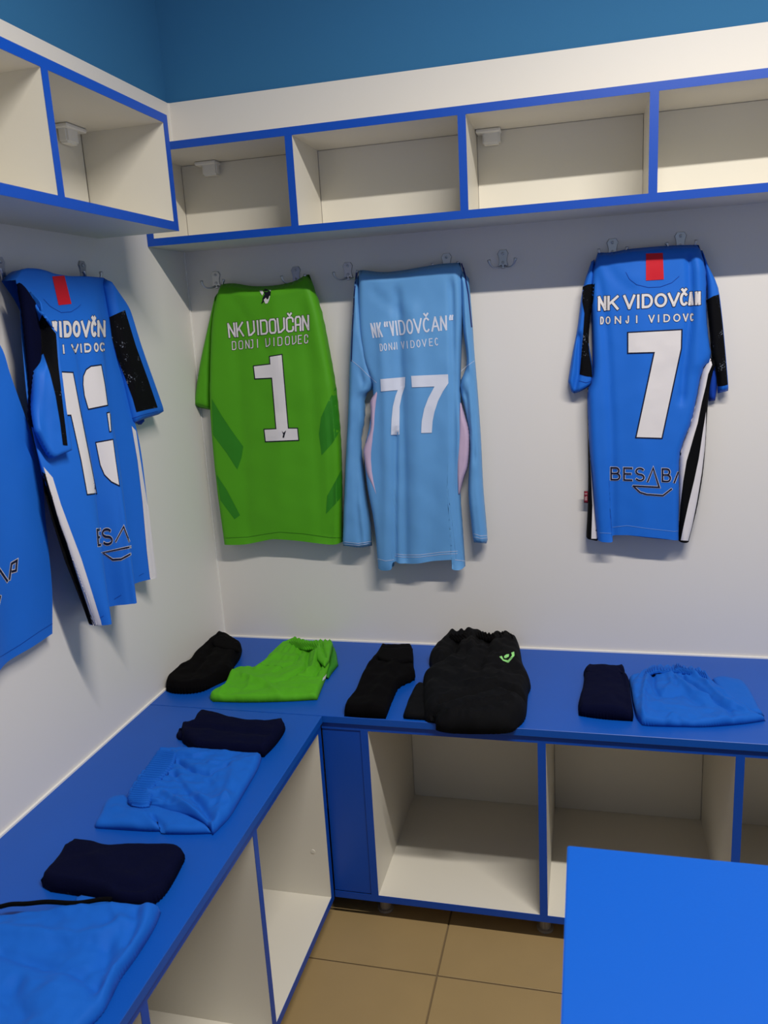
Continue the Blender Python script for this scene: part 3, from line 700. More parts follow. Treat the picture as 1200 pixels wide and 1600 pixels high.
# royal blue shirt number 7
def shirt_seven():
    r = thing('football_shirt', 'royal blue shirt numbered 7 hanging alone on the right of the back wall', 'shirt', (1.18, -.03, .87), 'team shirts hanging on the hooks')
    F = fB
    # back layer seen below the front hem
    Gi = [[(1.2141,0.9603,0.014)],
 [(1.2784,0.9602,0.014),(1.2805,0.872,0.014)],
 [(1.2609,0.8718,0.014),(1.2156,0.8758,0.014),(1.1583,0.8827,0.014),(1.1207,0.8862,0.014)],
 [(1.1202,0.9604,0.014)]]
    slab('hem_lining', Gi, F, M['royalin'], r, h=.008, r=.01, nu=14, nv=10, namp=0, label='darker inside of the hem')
    G = [[(1.1128,1.5776,0.024),(1.1501,1.5817,0.024),(1.2026,1.583,0.024),(1.2545,1.5827,0.024),(1.2982,1.5804,0.024),(1.3084,1.5791,0.024)],
 [(1.3195,1.5471,0.024),(1.3254,1.5206,0.024),(1.328,1.4889,0.024),(1.329,1.4412,0.024),(1.3338,1.3873,0.024),(1.3422,1.3206,0.024),(1.3248,1.2922,0.024),(1.3136,1.223,0.024),(1.3019,1.1667,0.024),(1.283,1.1097,0.024),(1.2784,1.0748,0.024),(1.2804,0.9923,0.024),(1.2816,0.9022,0.024),(1.2822,0.8748,0.024)],
 [(1.271,0.8808,0.024),(1.2147,0.8883,0.024),(1.1578,0.8934,0.024),(1.121,0.8901,0.024),(1.12,0.8746,0.024),(1.0828,0.8755,0.024)],
 [(1.0756,0.9628,0.024),(1.069,1.048,0.024),(1.065,1.096,0.024),(1.0615,1.1672,0.024),(1.0597,1.2488,0.024),(1.0703,1.2857,0.024),(1.0713,1.3396,0.024),(1.069,1.4126,0.024),(1.0672,1.4843,0.024),(1.071,1.5384,0.024),(1.0833,1.5798,0.024)]]
    cr = [([(1.2863,1.5473,0.06),(1.2905,1.4694,0.06),(1.2902,1.4062,0.06),(1.2829,1.3316,0.06),(1.2778,1.2278,0.06)], -.010, .008), ([(1.0803,1.5359,0.06),(1.0967,1.4494,0.06),(1.1082,1.3175,0.06),(1.1176,1.1474,0.06),(1.1222,0.8923,0.06)], -.006, .010),
          ([(1.3029,1.5307,0.06),(1.3088,1.4157,0.06),(1.3068,1.3089,0.06)], .005, .01), ([(1.1702,1.5034,0.06),(1.1843,1.2588,0.06),(1.1895,0.911,0.06)], .004, .03),
          ([(1.0855,1.5672,0.06),(1.1282,1.5115,0.06),(1.16,1.4882,0.06)], -.003, .01)]
    b, bv = slab('body', G, F, M['royal'], r, h=.030, r=.018, creases=cr, namp=.002, openb=True, nu=50, nv=56, seed=7)
    # right side panels
    Gw = [[(1.3424,1.3227,0.022)],
 [(1.3532,1.3101,0.022),(1.3473,1.2828,0.022),(1.3414,1.2386,0.022),(1.3385,1.1655,0.022),(1.3376,1.1083,0.022),(1.3329,1.0328,0.022),(1.3218,0.95,0.022),(1.3059,0.8714,0.022)],
 [(1.2814,0.8724,0.022)],
 [(1.281,0.9319,0.022),(1.2775,1.0745,0.022),(1.2821,1.1094,0.022),(1.3011,1.1665,0.022),(1.3128,1.2228,0.022),(1.3234,1.2921,0.022),(1.3397,1.3239,0.022)]]
    s, sv = slab('side_panel', Gw, F, M['blackm'], r, h=.022, r=.012, nu=20, nv=50, namp=.001, openb=True, label='black side panel with white stripes')
    A2(F, sv, s, [(1.3386,1.3221,0.05),(1.3427,1.3067,0.05),(1.3346,1.2853,0.05),(1.3303,1.2581,0.05),(1.3226,1.2197,0.05),(1.3147,1.1697,0.05),(1.3076,1.1417,0.05),(1.2995,1.1077,0.05),(1.2923,1.0792,0.05),(1.2856,1.0271,0.05),(1.2806,0.9684,0.05),(1.2786,0.9149,0.05),(1.276,0.9979,0.05),(1.2751,1.0783,0.05),(1.2796,1.1138,0.05),(1.2983,1.1701,0.05),(1.3099,1.2257,0.05),(1.3204,1.2924,0.05)], M['white_f'], 'side_stripe', 'white mesh stripe')
    A2(F, sv, s, [(1.3327,1.1972,0.05),(1.3336,1.1523,0.05),(1.3328,1.1128,0.05),(1.3278,1.0499,0.05),(1.3192,0.9801,0.05),(1.3091,0.915,0.05),(1.3014,0.879,0.05),(1.2839,0.8801,0.05),(1.2895,0.9149,0.05),(1.2999,0.9743,0.05),(1.3108,1.0298,0.05),(1.3199,1.0845,0.05),(1.3261,1.1412,0.05)], M['white_f'], 'side_stripe', 'white mesh stripe')
    # left side panels
    Gk = [[(1.0625,1.2593,0.014)],
 [(1.0626,1.1658,0.014),(1.0673,1.0823,0.014),(1.0756,0.9912,0.014),(1.0876,0.8715,0.014)],
 [(1.0564,0.8782,0.014)],
 [(1.0605,0.9605,0.014),(1.0616,1.0462,0.014),(1.0604,1.1422,0.014),(1.0592,1.2595,0.014)]]
    s2, sv2 = slab('side_panel', Gk, F, M['blackm'], r, h=.022, r=.008, nu=12, nv=40, namp=.0005, openb=True, label='narrow black side panel with a white stripe')
    A2(F, sv2, s2, [(1.0597,1.2614,0.05),(1.063,1.251,0.05),(1.0631,1.1705,0.05),(1.0677,1.0885,0.05),(1.0758,0.9989,0.05),(1.0865,0.882,0.05),(1.0692,0.8824,0.05),(1.0719,0.9688,0.05),(1.0689,1.029,0.05),(1.0655,1.0885,0.05),(1.0614,1.1473,0.05)], M['white_f'], 'side_stripe', 'white mesh stripe')
    # left sleeve
    Gl = [[(1.0764,1.5655,0.014)],
 [(1.0744,1.5114,0.014),(1.0657,1.4294,0.014),(1.0624,1.3735,0.014),(1.0715,1.3164,0.014),(1.0732,1.2849,0.014)],
 [(1.0648,1.265,0.014),(1.0262,1.249,0.014),(1.0126,1.2774,0.014)],
 [(1.0226,1.3414,0.014),(1.0357,1.4087,0.014),(1.048,1.4967,0.014),(1.0683,1.5607,0.014)]]
    sl, slv = slab('sleeve', Gl, F, M['royal'], r, h=.024, r=.008, nu=28, nv=50, namp=.001, creases=[([(1.0399,1.3869,0.05),(1.0369,1.2974,0.05),(1.0285,1.258,0.05)], -.01, .006)])
    A2(F, [slv, bv], sl, [(1.0482,1.5022,0.05),(1.059,1.5069,0.05),(1.0762,1.5079,0.05),(1.0731,1.4725,0.05),(1.0656,1.4295,0.05),(1.0623,1.3857,0.05),(1.0629,1.3524,0.05),(1.0696,1.313,0.05),(1.0707,1.2893,0.05),(1.0563,1.2921,0.05),(1.0408,1.2967,0.05),(1.0448,1.3421,0.05),(1.0492,1.3919,0.05),(1.0525,1.4412,0.05),(1.0471,1.4687,0.05)], M['speck'], 'sleeve_panel', 'black speckled sleeve panel')
    decal('cuff_stitching', F, slv, M['stitchd'], sl, ribbons=[([(1.0391,1.2815,0.05),(1.0563,1.2763,0.05),(1.0713,1.2802,0.05)], .001)])
    # right sleeve
    Gr = [[(1.3174,1.5676,0.016)],
 [(1.3329,1.5284,0.016),(1.3477,1.4985,0.016),(1.3574,1.4672,0.016),(1.3674,1.4015,0.016),(1.3769,1.3252,0.016),(1.3846,1.256,0.016),(1.3851,1.2416,0.016)],
 [(1.3623,1.2362,0.016)],
 [(1.3576,1.282,0.016),(1.3458,1.3211,0.016),(1.3385,1.3869,0.016),(1.3316,1.4411,0.016),(1.328,1.4892,0.016),(1.3133,1.5679,0.016)]]
    s3, sv3 = slab('sleeve', Gr, F, M['royal'], r, h=.022, r=.010, nu=20, nv=40, namp=.001)
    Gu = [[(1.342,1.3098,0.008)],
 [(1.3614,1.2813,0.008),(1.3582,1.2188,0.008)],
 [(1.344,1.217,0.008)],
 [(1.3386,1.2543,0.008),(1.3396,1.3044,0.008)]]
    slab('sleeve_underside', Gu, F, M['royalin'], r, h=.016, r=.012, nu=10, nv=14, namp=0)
    A2(F, sv3, s3, [(1.3246,1.4543,0.05),(1.3391,1.4623,0.05),(1.352,1.4657,0.05),(1.3618,1.4021,0.05),(1.3711,1.327,0.05),(1.3787,1.259,0.05),(1.3665,1.2567,0.05),(1.3557,1.2561,0.05),(1.3496,1.301,0.05),(1.3399,1.3285,0.05),(1.3339,1.3877,0.05),(1.3284,1.4304,0.05)], M['speck'], 'sleeve_panel', 'black speckled sleeve panel')
    A2(F, bv, r, [(1.1901,1.5668,0.06),(1.227,1.5656,0.06),(1.2303,1.5067,0.06),(1.191,1.5068,0.06)], M['red'], 'neck_tape', 'red strip at the back of the neck')
    decal('neck_stitching', F, bv, M['stitchd'], r, ribbons=[([(1.1459,1.5288,0.06),(1.1544,1.5124,0.06),(1.1703,1.4992,0.06),(1.1965,1.4911,0.06),(1.2224,1.4905,0.06),(1.2479,1.4983,0.06),(1.2639,1.5117,0.06)], .0009)])
    decal('hem_stitching', F, bv, M['stitch'], b, ribbons=[([(1.0892,0.9006,0.06),(1.1176,0.8996,0.06)], .0008), ([(1.1209,0.9154,0.06),(1.1558,0.9199,0.06),(1.2062,0.9123,0.06),(1.2669,0.9054,0.06),(1.2767,0.9067,0.06)], .0008)])
    B1 = [(1.0833,1.4442,0.062),(1.3077,1.4447,0.062)]; T1 = [(1.0832,1.4782,0.062),(1.3068,1.4751,0.062)]
    text(F, bv, r, [('N', 475, 512), ('K', 516, 566), ('V', 585, 638), ('I', 640, 660), ('D', 665, 713), ('O', 719, 773), ('V', 775, 827), ('Č', 826, 862), ('A', 861, 884), ('N', 889, 913)],
         ((475, B1[0]), (905, B1[1])), ((475, T1[0]), (905, T1[1])), .0056, M['print_w'], .0013, M['print_n'], label='white club lettering outlined in navy')
    B2 = [(1.0888,1.413,0.062),(1.2986,1.4089,0.062)]; T2 = [(1.0887,1.431,0.062),(1.298,1.4269,0.062)]
    text(F, bv, r, [('D', 485, 501), ('O', 508, 530), ('N', 548, 576), ('J', 594, 612), ('I', 636, 650), ('V', 693, 720), ('I', 729, 743), ('D', 757, 785), ('O', 798, 828), ('V', 838, 862), ('C', 868, 884)],
         ((485, B2[0]), (885, B2[1])), ((485, T2[0]), (885, T2[1])), .0030, M['print_w'], .0007, M['print_n'], label='small white second line of lettering outlined in navy')
    seven(F, bv, r, [(1.1531,1.3895,0.062),(1.2709,1.3897,0.062),(1.2709,1.3484,0.062),(1.2324,1.1388,0.062),(1.1751,1.1418,0.062),(1.2136,1.343,0.062),(1.1537,1.3442,0.062)], 'white number 7 outlined in navy')
    # sponsor
    B3 = [(1.1144,1.0357,0.062),(1.2746,1.0284,0.062)]; T3 = [(1.1142,1.0693,0.062),(1.2737,1.0631,0.062)]
    text(F, bv, r, [('B', 528, 572), ('E', 584, 624), ('S', 634, 677), ('B', 748, 788)], ((528, B3[0]), (820, B3[1])), ((528, T3[0]), (820, T3[1])),
         .0040, M['print_n'], .0009, M['print_w'], label='navy sponsor lettering with a white outline', name='sponsor_lettering')
    rb = [([(1.2025,1.0313,0.062),(1.2148,1.0651,0.062),(1.2296,1.0172,0.062),(1.1687,1.0209,0.062)], .0038, False, .001), ([(1.1687,1.0209,0.062),(1.185,1.0047,0.062),(1.2011,0.9993,0.062),(1.2389,0.9963,0.062),(1.2583,1.0128,0.062)], .0038, False, .001), ([(1.2638,1.0276,0.062),(1.273,1.0549,0.062)], .0038, False, 0)]
    o = decal('sponsor_boat', F, bv, M['print_n'], r, ribbons=rb, off=.0016, label='navy line drawing of a boat')
    decal('boat_outline', F, bv, M['print_w'], o, ribbons=[(a, w_ + .0018, c, e + .0006) for a, w_, c, e in rb], off=.0009)
    Gt = [[(1.061,1.0003,0.022)],
 [(1.0611,0.9685,0.022)],
 [(1.0506,0.9697,0.022)],
 [(1.0512,1.0004,0.022)]]
    tg, tv = slab('side_label', Gt, F, M['maroon'], r, h=.003, r=.002, nu=8, nv=10, namp=0, label='small maroon woven label')
    decal('label_lettering', F, tv, M['print_w'], tg, ribbons=[([(1.0529,0.9948,0.03),(1.0593,0.9947,0.03)], .0012), ([(1.0541,0.9874,0.03),(1.0541,0.9777,0.03)], .001), ([(1.0576,0.9887,0.03),(1.0576,0.9777,0.03)], .001)], off=.0008)
shirt_seven()

# royal blue shirt number 13, left wall
def shirt_thirteen():
    r = thing('football_shirt', 'royal blue shirt numbered 13 hanging on the left wall', 'shirt', (.03, -.6, .87), 'team shirts hanging on the hooks')
    F = fL
    ya = [-.7400, -.7410, -.7253, -.68, -.6307, -.6150, -.5984, -.53, -.4692, -.4435, -.4260]
    da = [.076, .100, .117, .030, .058, .090, .100, .020, .026, .0436, .0476]
    top = [(-0.7645,1.5579,0.045),(-0.7405,1.5768,0.045),(-0.7154,1.581,0.045),(-0.6795,1.5798,0.045),(-0.643,1.5747,0.042),(-0.6171,1.5732,0.042),(-0.5874,1.5726,0.04),(-0.5496,1.5742,0.04),(-0.5154,1.5745,0.04),(-0.4823,1.5752,0.035),(-0.4515,1.5756,0.03)]
    m0 = [(-0.7627,1.5023,0.045),(-0.7613,1.5021,0.048),(-0.6713,1.5023,0.05),(-0.6497,1.5024,0.05),(-0.6275,1.5025,0.05),(-0.5749,1.5025,0.052),(-0.5377,1.5028,0.05),(-0.5144,1.5031,0.046),(-0.4999,1.5034,0.042),(-0.466,1.5051,0.034),(-0.4466,1.506,0.03)]
    m1 = [(-0.7772,1.4138,0.05),(-0.7792,1.4137,0.055),(-0.655,1.4143,0.062),(-0.6328,1.4144,0.058),(-0.6141,1.4146,0.058),(-0.5731,1.4147,0.064),(-0.5388,1.4144,0.06),(-0.5153,1.4146,0.045),(-0.495,1.4141,0.036),(-0.47,1.4137,0.035),(-0.4477,1.4134,0.032)]
    m2 = [(-0.7901,1.2991,0.055),(-0.7983,1.3009,0.065),(-0.6797,1.3024,0.078),(-0.653,1.3007,0.066),(-0.6399,1.3009,0.066),(-0.5982,1.3032,0.076),(-0.5679,1.3027,0.076),(-0.515,1.2981,0.04),(-0.4962,1.2969,0.032),(-0.4469,1.2976,0.036),(-0.4201,1.2979,0.036)]
    m3 = [(-0.7967,1.1654,0.066),(-0.7976,1.1702,0.084),(-0.6915,1.1723,0.095),(-0.6362,1.1613,0.055),(-0.6336,1.1625,0.058),(-0.6039,1.1699,0.084),(-0.5774,1.1714,0.088),(-0.4974,1.1567,0.034),(-0.4812,1.155,0.028),(-0.4338,1.1584,0.04),(-0.408,1.1583,0.042)]
    hem = [(y, .8793, d) for y, d in zip(ya, da)]
    b, bv = loft('body', [top, m0, m1, m2, m3, hem], F, M['royal'], r, nu=100, nv=70, back=.012)
    A2(F, bv, r, [(-0.6625,1.5681,0.05),(-0.6228,1.5714,0.05),(-0.6123,1.5169,0.05),(-0.6548,1.5138,0.05)], M['red'], 'neck_tape', 'red strip at the back of the neck')
    decal('neck_stitching', F, bv, M['stitchd'], r, ribbons=[([(-0.6993,1.525,0.05),(-0.6818,1.5115,0.05),(-0.6503,1.4998,0.05),(-0.6169,1.5014,0.05),(-0.5939,1.5091,0.05),(-0.5801,1.5162,0.05)], .001)])
    B1 = [(-0.6774,1.4518,0.055),(-0.5146,1.4486,0.055)]; T1 = [(-0.6827,1.4835,0.055),(-0.5062,1.4839,0.055)]
    text(F, bv, r, [('V', -18, -1), ('I', 0, 17), ('D', 19, 47), ('O', 50, 78), ('V', 80, 115), ('Č', 116, 139), ('N', 141, 173)],
         ((0, B1[0]), (173, B1[1])), ((-10, T1[0]), (173, T1[1])), .0080, M['print_w'], .0012, M['print_n'], label='white club name with its ends folded out of sight')
    B2 = [(-0.6719,1.4201,0.055),(-0.5217,1.4185,0.055)]; T2 = [(-0.6703,1.438,0.055),(-0.5192,1.4379,0.055)]
    text(F, bv, r, [('I', -2, 12), ('V', 32, 58), ('I', 60, 72), ('D', 78, 104), ('O', 114, 132), ('C', 136, 158)],
         ((0, B2[0]), (158, B2[1])), ((0, T2[0]), (158, T2[1])), .0044, M['print_w'], .0009, M['print_n'], label='small white second line of lettering')
    number(F, bv, r, [[(-0.6892,1.3845,0.06),(-0.6546,1.3811,0.06),(-0.6482,1.3031,0.06),(-0.64,1.218,0.06),(-0.6322,1.1314,0.06),(-0.6624,1.1356,0.06),(-0.6667,1.2056,0.06),(-0.6789,1.3012,0.06),(-0.698,1.3034,0.06)]], M['print_w'], .0028, M['print_n'], label='white figure 1 outlined in navy')
    number(F, bv, r, [[(-0.545,1.3899,0.055),(-0.5412,1.3494,0.055),(-0.5411,1.3063,0.055),(-0.6107,1.3058,0.055),(-0.6176,1.3334,0.055),(-0.6171,1.3556,0.055),(-0.6123,1.3718,0.055),(-0.5999,1.3837,0.055),(-0.5821,1.3893,0.055)],
                      [(-0.6081,1.233,0.06),(-0.546,1.2301,0.06),(-0.546,1.1846,0.06),(-0.5448,1.1305,0.06),(-0.5716,1.1443,0.06),(-0.5932,1.1634,0.06),(-0.6032,1.1858,0.06)],
                      [(-0.5454,1.288,0.055),(-0.5359,1.2881,0.055),(-0.5408,1.2497,0.055),(-0.545,1.2497,0.055)]], M['print_w'], .0028, M['print_n'], label='white figure 3 outlined in navy, partly in a fold')
    A2(F, bv, r, [(-0.8079,1.2094,0.07),(-0.7952,1.2018,0.07),(-0.7906,1.1799,0.07),(-0.786,1.1472,0.07),(-0.7763,1.0991,0.07),(-0.7636,1.0574,0.07),(-0.7546,1.0129,0.07),(-0.7405,0.9571,0.07),(-0.7272,0.9058,0.07),(-0.714,0.8676,0.07),(-0.7354,0.8794,0.07),(-0.7481,0.9251,0.07),(-0.7816,1.0294,0.07),(-0.8018,1.119,0.07),(-0.8106,1.171,0.07)], M['blackm'], 'side_stripe', 'black mesh stripe')
    A2(F, bv, r, [(-0.8127,1.2194,0.08),(-0.7911,1.1946,0.08),(-0.779,1.1402,0.08),(-0.7609,1.0816,0.08),(-0.7413,1.0203,0.08),(-0.7247,0.952,0.08),(-0.707,0.8749,0.08),(-0.7064,0.865,0.08),(-0.7351,0.8761,0.08),(-0.7411,0.9112,0.08),(-0.7542,0.962,0.08),(-0.7682,1.0172,0.08),(-0.7777,1.0587,0.08),(-0.7902,1.1,0.08),(-0.799,1.1474,0.08),(-0.8073,1.1884,0.08)], M['white_f'], 'side_stripe', 'white mesh stripe')
    A2(F, bv, r, [(-0.4352,1.2468,0.042),(-0.4194,1.2334,0.042),(-0.4151,1.1492,0.042),(-0.4092,1.0427,0.042),(-0.4098,0.9484,0.042),(-0.4098,0.8713,0.042),(-0.4393,0.8781,0.042),(-0.4376,0.9495,0.042),(-0.4296,1.0672,0.042),(-0.4285,1.1645,0.042)], M['white_f'], 'side_stripe', 'white mesh stripe')
    # sleeves
    Gr = [[(-0.4515,1.5756,0.03)],
 [(-0.4175,1.5459,0.03),(-0.3814,1.5075,0.03),(-0.3532,1.4269,0.03),(-0.3165,1.345,0.03),(-0.2851,1.2727,0.03),(-0.2877,1.2562,0.03)],
 [(-0.3635,1.2534,0.03),(-0.422,1.2479,0.03)],
 [(-0.4289,1.2977,0.03),(-0.4378,1.3663,0.03),(-0.4511,1.4274,0.03),(-0.4555,1.4867,0.03),(-0.4621,1.562,0.03)]]
    s1, v1 = slab('sleeve', Gr, F, M['royal'], r, h=.022, r=.018, nu=22, nv=40, namp=.001)
    A2(F, v1, s1, [(-0.4741,1.4906,0.045),(-0.4397,1.4987,0.045),(-0.4066,1.5059,0.045),(-0.379,1.4252,0.045),(-0.3428,1.3451,0.045),(-0.314,1.276,0.045),(-0.3653,1.2765,0.045),(-0.412,1.276,0.045),(-0.4209,1.3089,0.045),(-0.4404,1.3537,0.045),(-0.4645,1.4034,0.045),(-0.4742,1.4451,0.045)], M['speck'], 'sleeve_panel', 'black speckled sleeve panel')
    decal('cuff_stitching', F, v1, M['stitchd'], s1, ribbons=[([(-0.4467,1.2649,0.05),(-0.3886,1.2674,0.05),(-0.3249,1.2679,0.05)], .001)])
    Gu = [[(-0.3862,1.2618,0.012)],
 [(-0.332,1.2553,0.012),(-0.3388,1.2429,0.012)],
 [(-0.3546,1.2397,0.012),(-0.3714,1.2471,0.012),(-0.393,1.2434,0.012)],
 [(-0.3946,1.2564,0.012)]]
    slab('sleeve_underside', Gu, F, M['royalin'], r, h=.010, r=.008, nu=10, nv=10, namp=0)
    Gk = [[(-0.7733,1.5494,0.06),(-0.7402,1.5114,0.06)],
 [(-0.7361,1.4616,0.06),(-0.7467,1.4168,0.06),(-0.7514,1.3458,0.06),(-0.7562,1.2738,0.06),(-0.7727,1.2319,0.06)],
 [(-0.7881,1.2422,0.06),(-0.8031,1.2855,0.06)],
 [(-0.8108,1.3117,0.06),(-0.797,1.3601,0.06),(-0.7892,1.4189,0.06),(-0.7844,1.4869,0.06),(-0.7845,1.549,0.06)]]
    s2, v2 = slab('sleeve_underside', Gk, F, M['navy'], r, h=.012, r=.012, nu=16, nv=40, namp=.001, label='dark underside of the left sleeve')  # underside piece coloured navy, darker than the royal blue sleeve
    Gl = [[(-0.75,1.5356,0.06),(-0.7492,1.5131,0.07)],
 [(-0.7638,1.4899,0.09),(-0.7407,1.4574,0.095),(-0.7461,1.4001,0.095),(-0.75,1.324,0.095),(-0.7525,1.2489,0.095),(-0.7552,1.2373,0.095)],
 [(-0.7782,1.2349,0.09),(-0.8002,1.2335,0.085),(-0.8114,1.2584,0.08),(-0.8238,1.2878,0.08)],
 [(-0.8102,1.3312,0.07),(-0.7903,1.389,0.07),(-0.7609,1.4175,0.06),(-0.749,1.4773,0.05),(-0.7481,1.5318,0.045)]]
    s2, v2 = slab('sleeve', Gl, F, M['royal'], r, h=.013, r=.007, nu=30, nv=60, namp=.002)
    A2(F, v2, s2, [(-0.7789,1.4933,0.1),(-0.7637,1.4748,0.1),(-0.7466,1.4588,0.1),(-0.7531,1.4003,0.1),(-0.757,1.3246,0.1),(-0.7602,1.2506,0.1),(-0.7738,1.2537,0.1),(-0.7722,1.2957,0.1),(-0.774,1.3466,0.1),(-0.7806,1.3871,0.1),(-0.7914,1.4245,0.1),(-0.8083,1.418,0.1),(-0.8276,1.4379,0.1),(-0.8132,1.4612,0.1),(-0.7948,1.4752,0.1)], M['speck'], 'sleeve_panel', 'black speckled sleeve panel')
    # sponsor
    B3 = [(-0.6814,1.0288,0.08),(-0.5613,1.0031,0.08)]; T3 = [(-0.6776,1.0655,0.08),(-0.5615,1.0403,0.08)]
    for one in (('E', 0, 14), ('S', 16, 55)): text(F, bv, r, [one], ((0, B3[0]), (120, B3[1])), ((0, T3[0]), (120, T3[1])),
         .0052, M['print_n'], .0010, M['print_w'], label='navy sponsor letter with a white outline', name='sponsor_letter')
    rb = [([(-0.6246,1.0231,0.085),(-0.5869,1.0469,0.085),(-0.5728,1.0088,0.085)], .0042, False, 0), ([(-0.569,0.9965,0.085),(-0.675,1.0136,0.085),(-0.6432,0.9888,0.085),(-0.6133,0.9811,0.085),(-0.5726,0.9814,0.085)], .0042, False, 0)]
    o = decal('sponsor_boat', F, bv, M['print_n'], r, ribbons=rb, off=.0016, label='navy line drawing of a boat')
    decal('boat_outline', F, bv, M['print_w'], o, ribbons=[(a, w_ + .0022, c, e + .001) for a, w_, c, e in rb], off=.0009)
    decal('hem_stitching', F, bv, M['stitchd'], b, ribbons=[([(-.738, .895, .102), (-.73, .895, .11), (-.726, .895, .112)], .001), ([(-.628, .895, .065), (-.615, .895, .09), (-.60, .895, .1)], .001), ([(-.466, .895, .03), (-.455, .895, .035), (-.444, .895, .043)], .001)])
shirt_thirteen()

# leftmost shirt: only its right half is in the photo
def shirt_left():
    r = thing('football_shirt', 'royal blue shirt cut off by the left edge of the photo', 'shirt', (.03, -1.05, .87), 'team shirts hanging on the hooks')
    F = fL
    e = [(-0.8398,1.4442,0.05),(-0.8236,1.3881,0.05),(-0.8003,1.3041,0.05),(-0.7853,1.2472,0.048),(-0.776,1.185,0.045),(-0.7778,1.1056,0.04),(-0.7767,1.0374,0.035),(-0.7752,0.9674,0.028),(-0.7862,0.8768,0.022)]
    hemr = [(-0.7862,0.8768,0.022),(-0.8487,0.8839,0.036),(-0.8956,0.8785,0.036),(-0.9568,0.8775,0.036)]
    zt = 1.565
    y0 = -1.33
    rowsR = [(-.905, zt, .03), (-.885, 1.50, .04)] + e
    rows = []
    zl = [zt, 1.50] + [p[1] for p in e]
    for i, R_ in enumerate(rowsR):
        k = i / (len(rowsR) - 1)
        zs = R_[1]
        L_ = (y0 + (.05 if i == 0 else .02 * (1 - k)) , zs - (0), .02)
        row = []
        for j in range(9):
            f = j / 8
            d = .02 + (R_[2] - .02) * f + .022 * math.sin(math.pi * f) + .012 * k * math.sin(f * 14)
            if j == 8: d = R_[2]
            row.append((L_[0] + (R_[0] - L_[0]) * f, zs, d))
        rows.append(row)
    b, bv = loft('body', rows, F, M['royal'], r, nu=60, nv=70, back=.010)
    decal('hem_stitching', F, bv, M['stitchd'], b, ribbons=[([(-0.805,0.9061,0.04),(-0.8491,0.9048,0.04),(-0.9017,0.9013,0.04),(-0.9563,0.9004,0.04)], .001)])
    rb = [([(-0.9787,1.0244,0.05),(-0.9473,1.0631,0.05),(-0.9245,1.033,0.05)], .0046, False, 0), ([(-0.9509,1.0716,0.05),(-0.934,1.059,0.05),(-0.9176,1.0295,0.05)], .0046, False, 0), ([(-0.913,1.0314,0.05),(-0.9007,1.0579,0.05),(-0.8858,1.0594,0.05),(-0.8922,1.0426,0.05),(-0.9041,1.0438,0.05)], .0046, False, 0), ([(-1.0097,1.0072,0.05),(-0.9826,0.9849,0.05),(-0.9531,0.9906,0.05),(-0.9413,1.0115,0.05)], .0046, False, 0), ([(-0.8992,1.0439,0.05),(-0.8926,1.0461,0.05)], .0046, False, 0)]
    for nm, grp in (('sponsor_letter', rb[1:2]), ('sponsor_letter', rb[2:3]), ('sponsor_boat', rb[3:4])):
        o = decal(nm, F, bv, M['print_n'], r, ribbons=grp, off=.0016, label='navy print with a white outline')
        decal('print_outline', F, bv, M['print_w'], o, ribbons=[(a, w_ + .0022, c, e_ + .001) for a, w_, c, e_ in grp], off=.0009)
    # left sleeve outside the frame
    G = [[(y0 + .07, zt - .01, .02)], [(y0 + .03, 1.4, .03), (y0 + .02, 1.2, .03)], [(y0 - .08, 1.22, .02)], [(y0 - .06, 1.4, .02), (y0 + .04, zt - .01, .02)]]
    slab('sleeve', G, F, M['royal'], r, h=.018, r=.02, nu=16, nv=24, namp=.001)
shirt_left()

# ------------------------------------------------------------------ garments on the benches
def garment(name, label, cat, G, mt, h, r, cr=(), group=None, **k):
    a = sum(p[0] for g in G for p in g) / sum(len(g) for g in G); b = sum(p[1] for g in G for p in g) / sum(len(g) for g in G)
    rt_ = thing(name, label, cat, (a, b, BENCH), group)
    o, bv = slab('body' if cat == 'shorts' else 'sock_fabric', G, fT, mt, rt_, h=h, r=r, creases=cr, base=.0006, **k)
    return rt_, o, bv
GS_ = 'rolled team socks laid on the benches'; GH = 'team shorts laid on the benches'
# black socks beside the green shorts
G = [[(0.0097,-0.0244,0.015),(0.036,-0.0414,0.015),(0.0966,-0.0937,0.015)],
 [(0.1073,-0.1208,0.015),(0.1206,-0.1671,0.015),(0.1274,-0.2186,0.015),(0.1414,-0.2548,0.015),(0.146,-0.2847,0.015),(0.1229,-0.3289,0.015)],
 [(0.1056,-0.3709,0.015),(0.0706,-0.3863,0.015),(0.0335,-0.3875,0.015),(0.0089,-0.377,0.015)],
 [(-0.0085,-0.3422,0.015),(-0.0147,-0.2975,0.015),(0.0005,-0.2394,0.015),(-0.005,-0.1943,0.015),(-0.0116,-0.1334,0.015),(-0.0105,-0.1049,0.015),(-0.0195,-0.0545,0.015),(-0.013,-0.0159,0.015)]]
G = [[(0.036,-0.0414,0.015),(0.0966,-0.0937,0.015)],
 [(0.1073,-0.1208,0.015),(0.1206,-0.1671,0.015),(0.1274,-0.2186,0.015),(0.1414,-0.2548,0.015),(0.146,-0.2847,0.015),(0.1239,-0.3311,0.015)],
 [(0.1056,-0.3709,0.015),(0.0706,-0.3863,0.015),(0.0335,-0.3875,0.015),(0.0089,-0.377,0.015)],
 [(-0.0074,-0.3421,0.015),(-0.0147,-0.2975,0.015),(0.0005,-0.2394,0.015),(-0.005,-0.1943,0.015),(-0.0116,-0.1334,0.015),(-0.0105,-0.1049,0.015),(-0.0195,-0.0545,0.015),(-0.013,-0.0159,0.015)]]
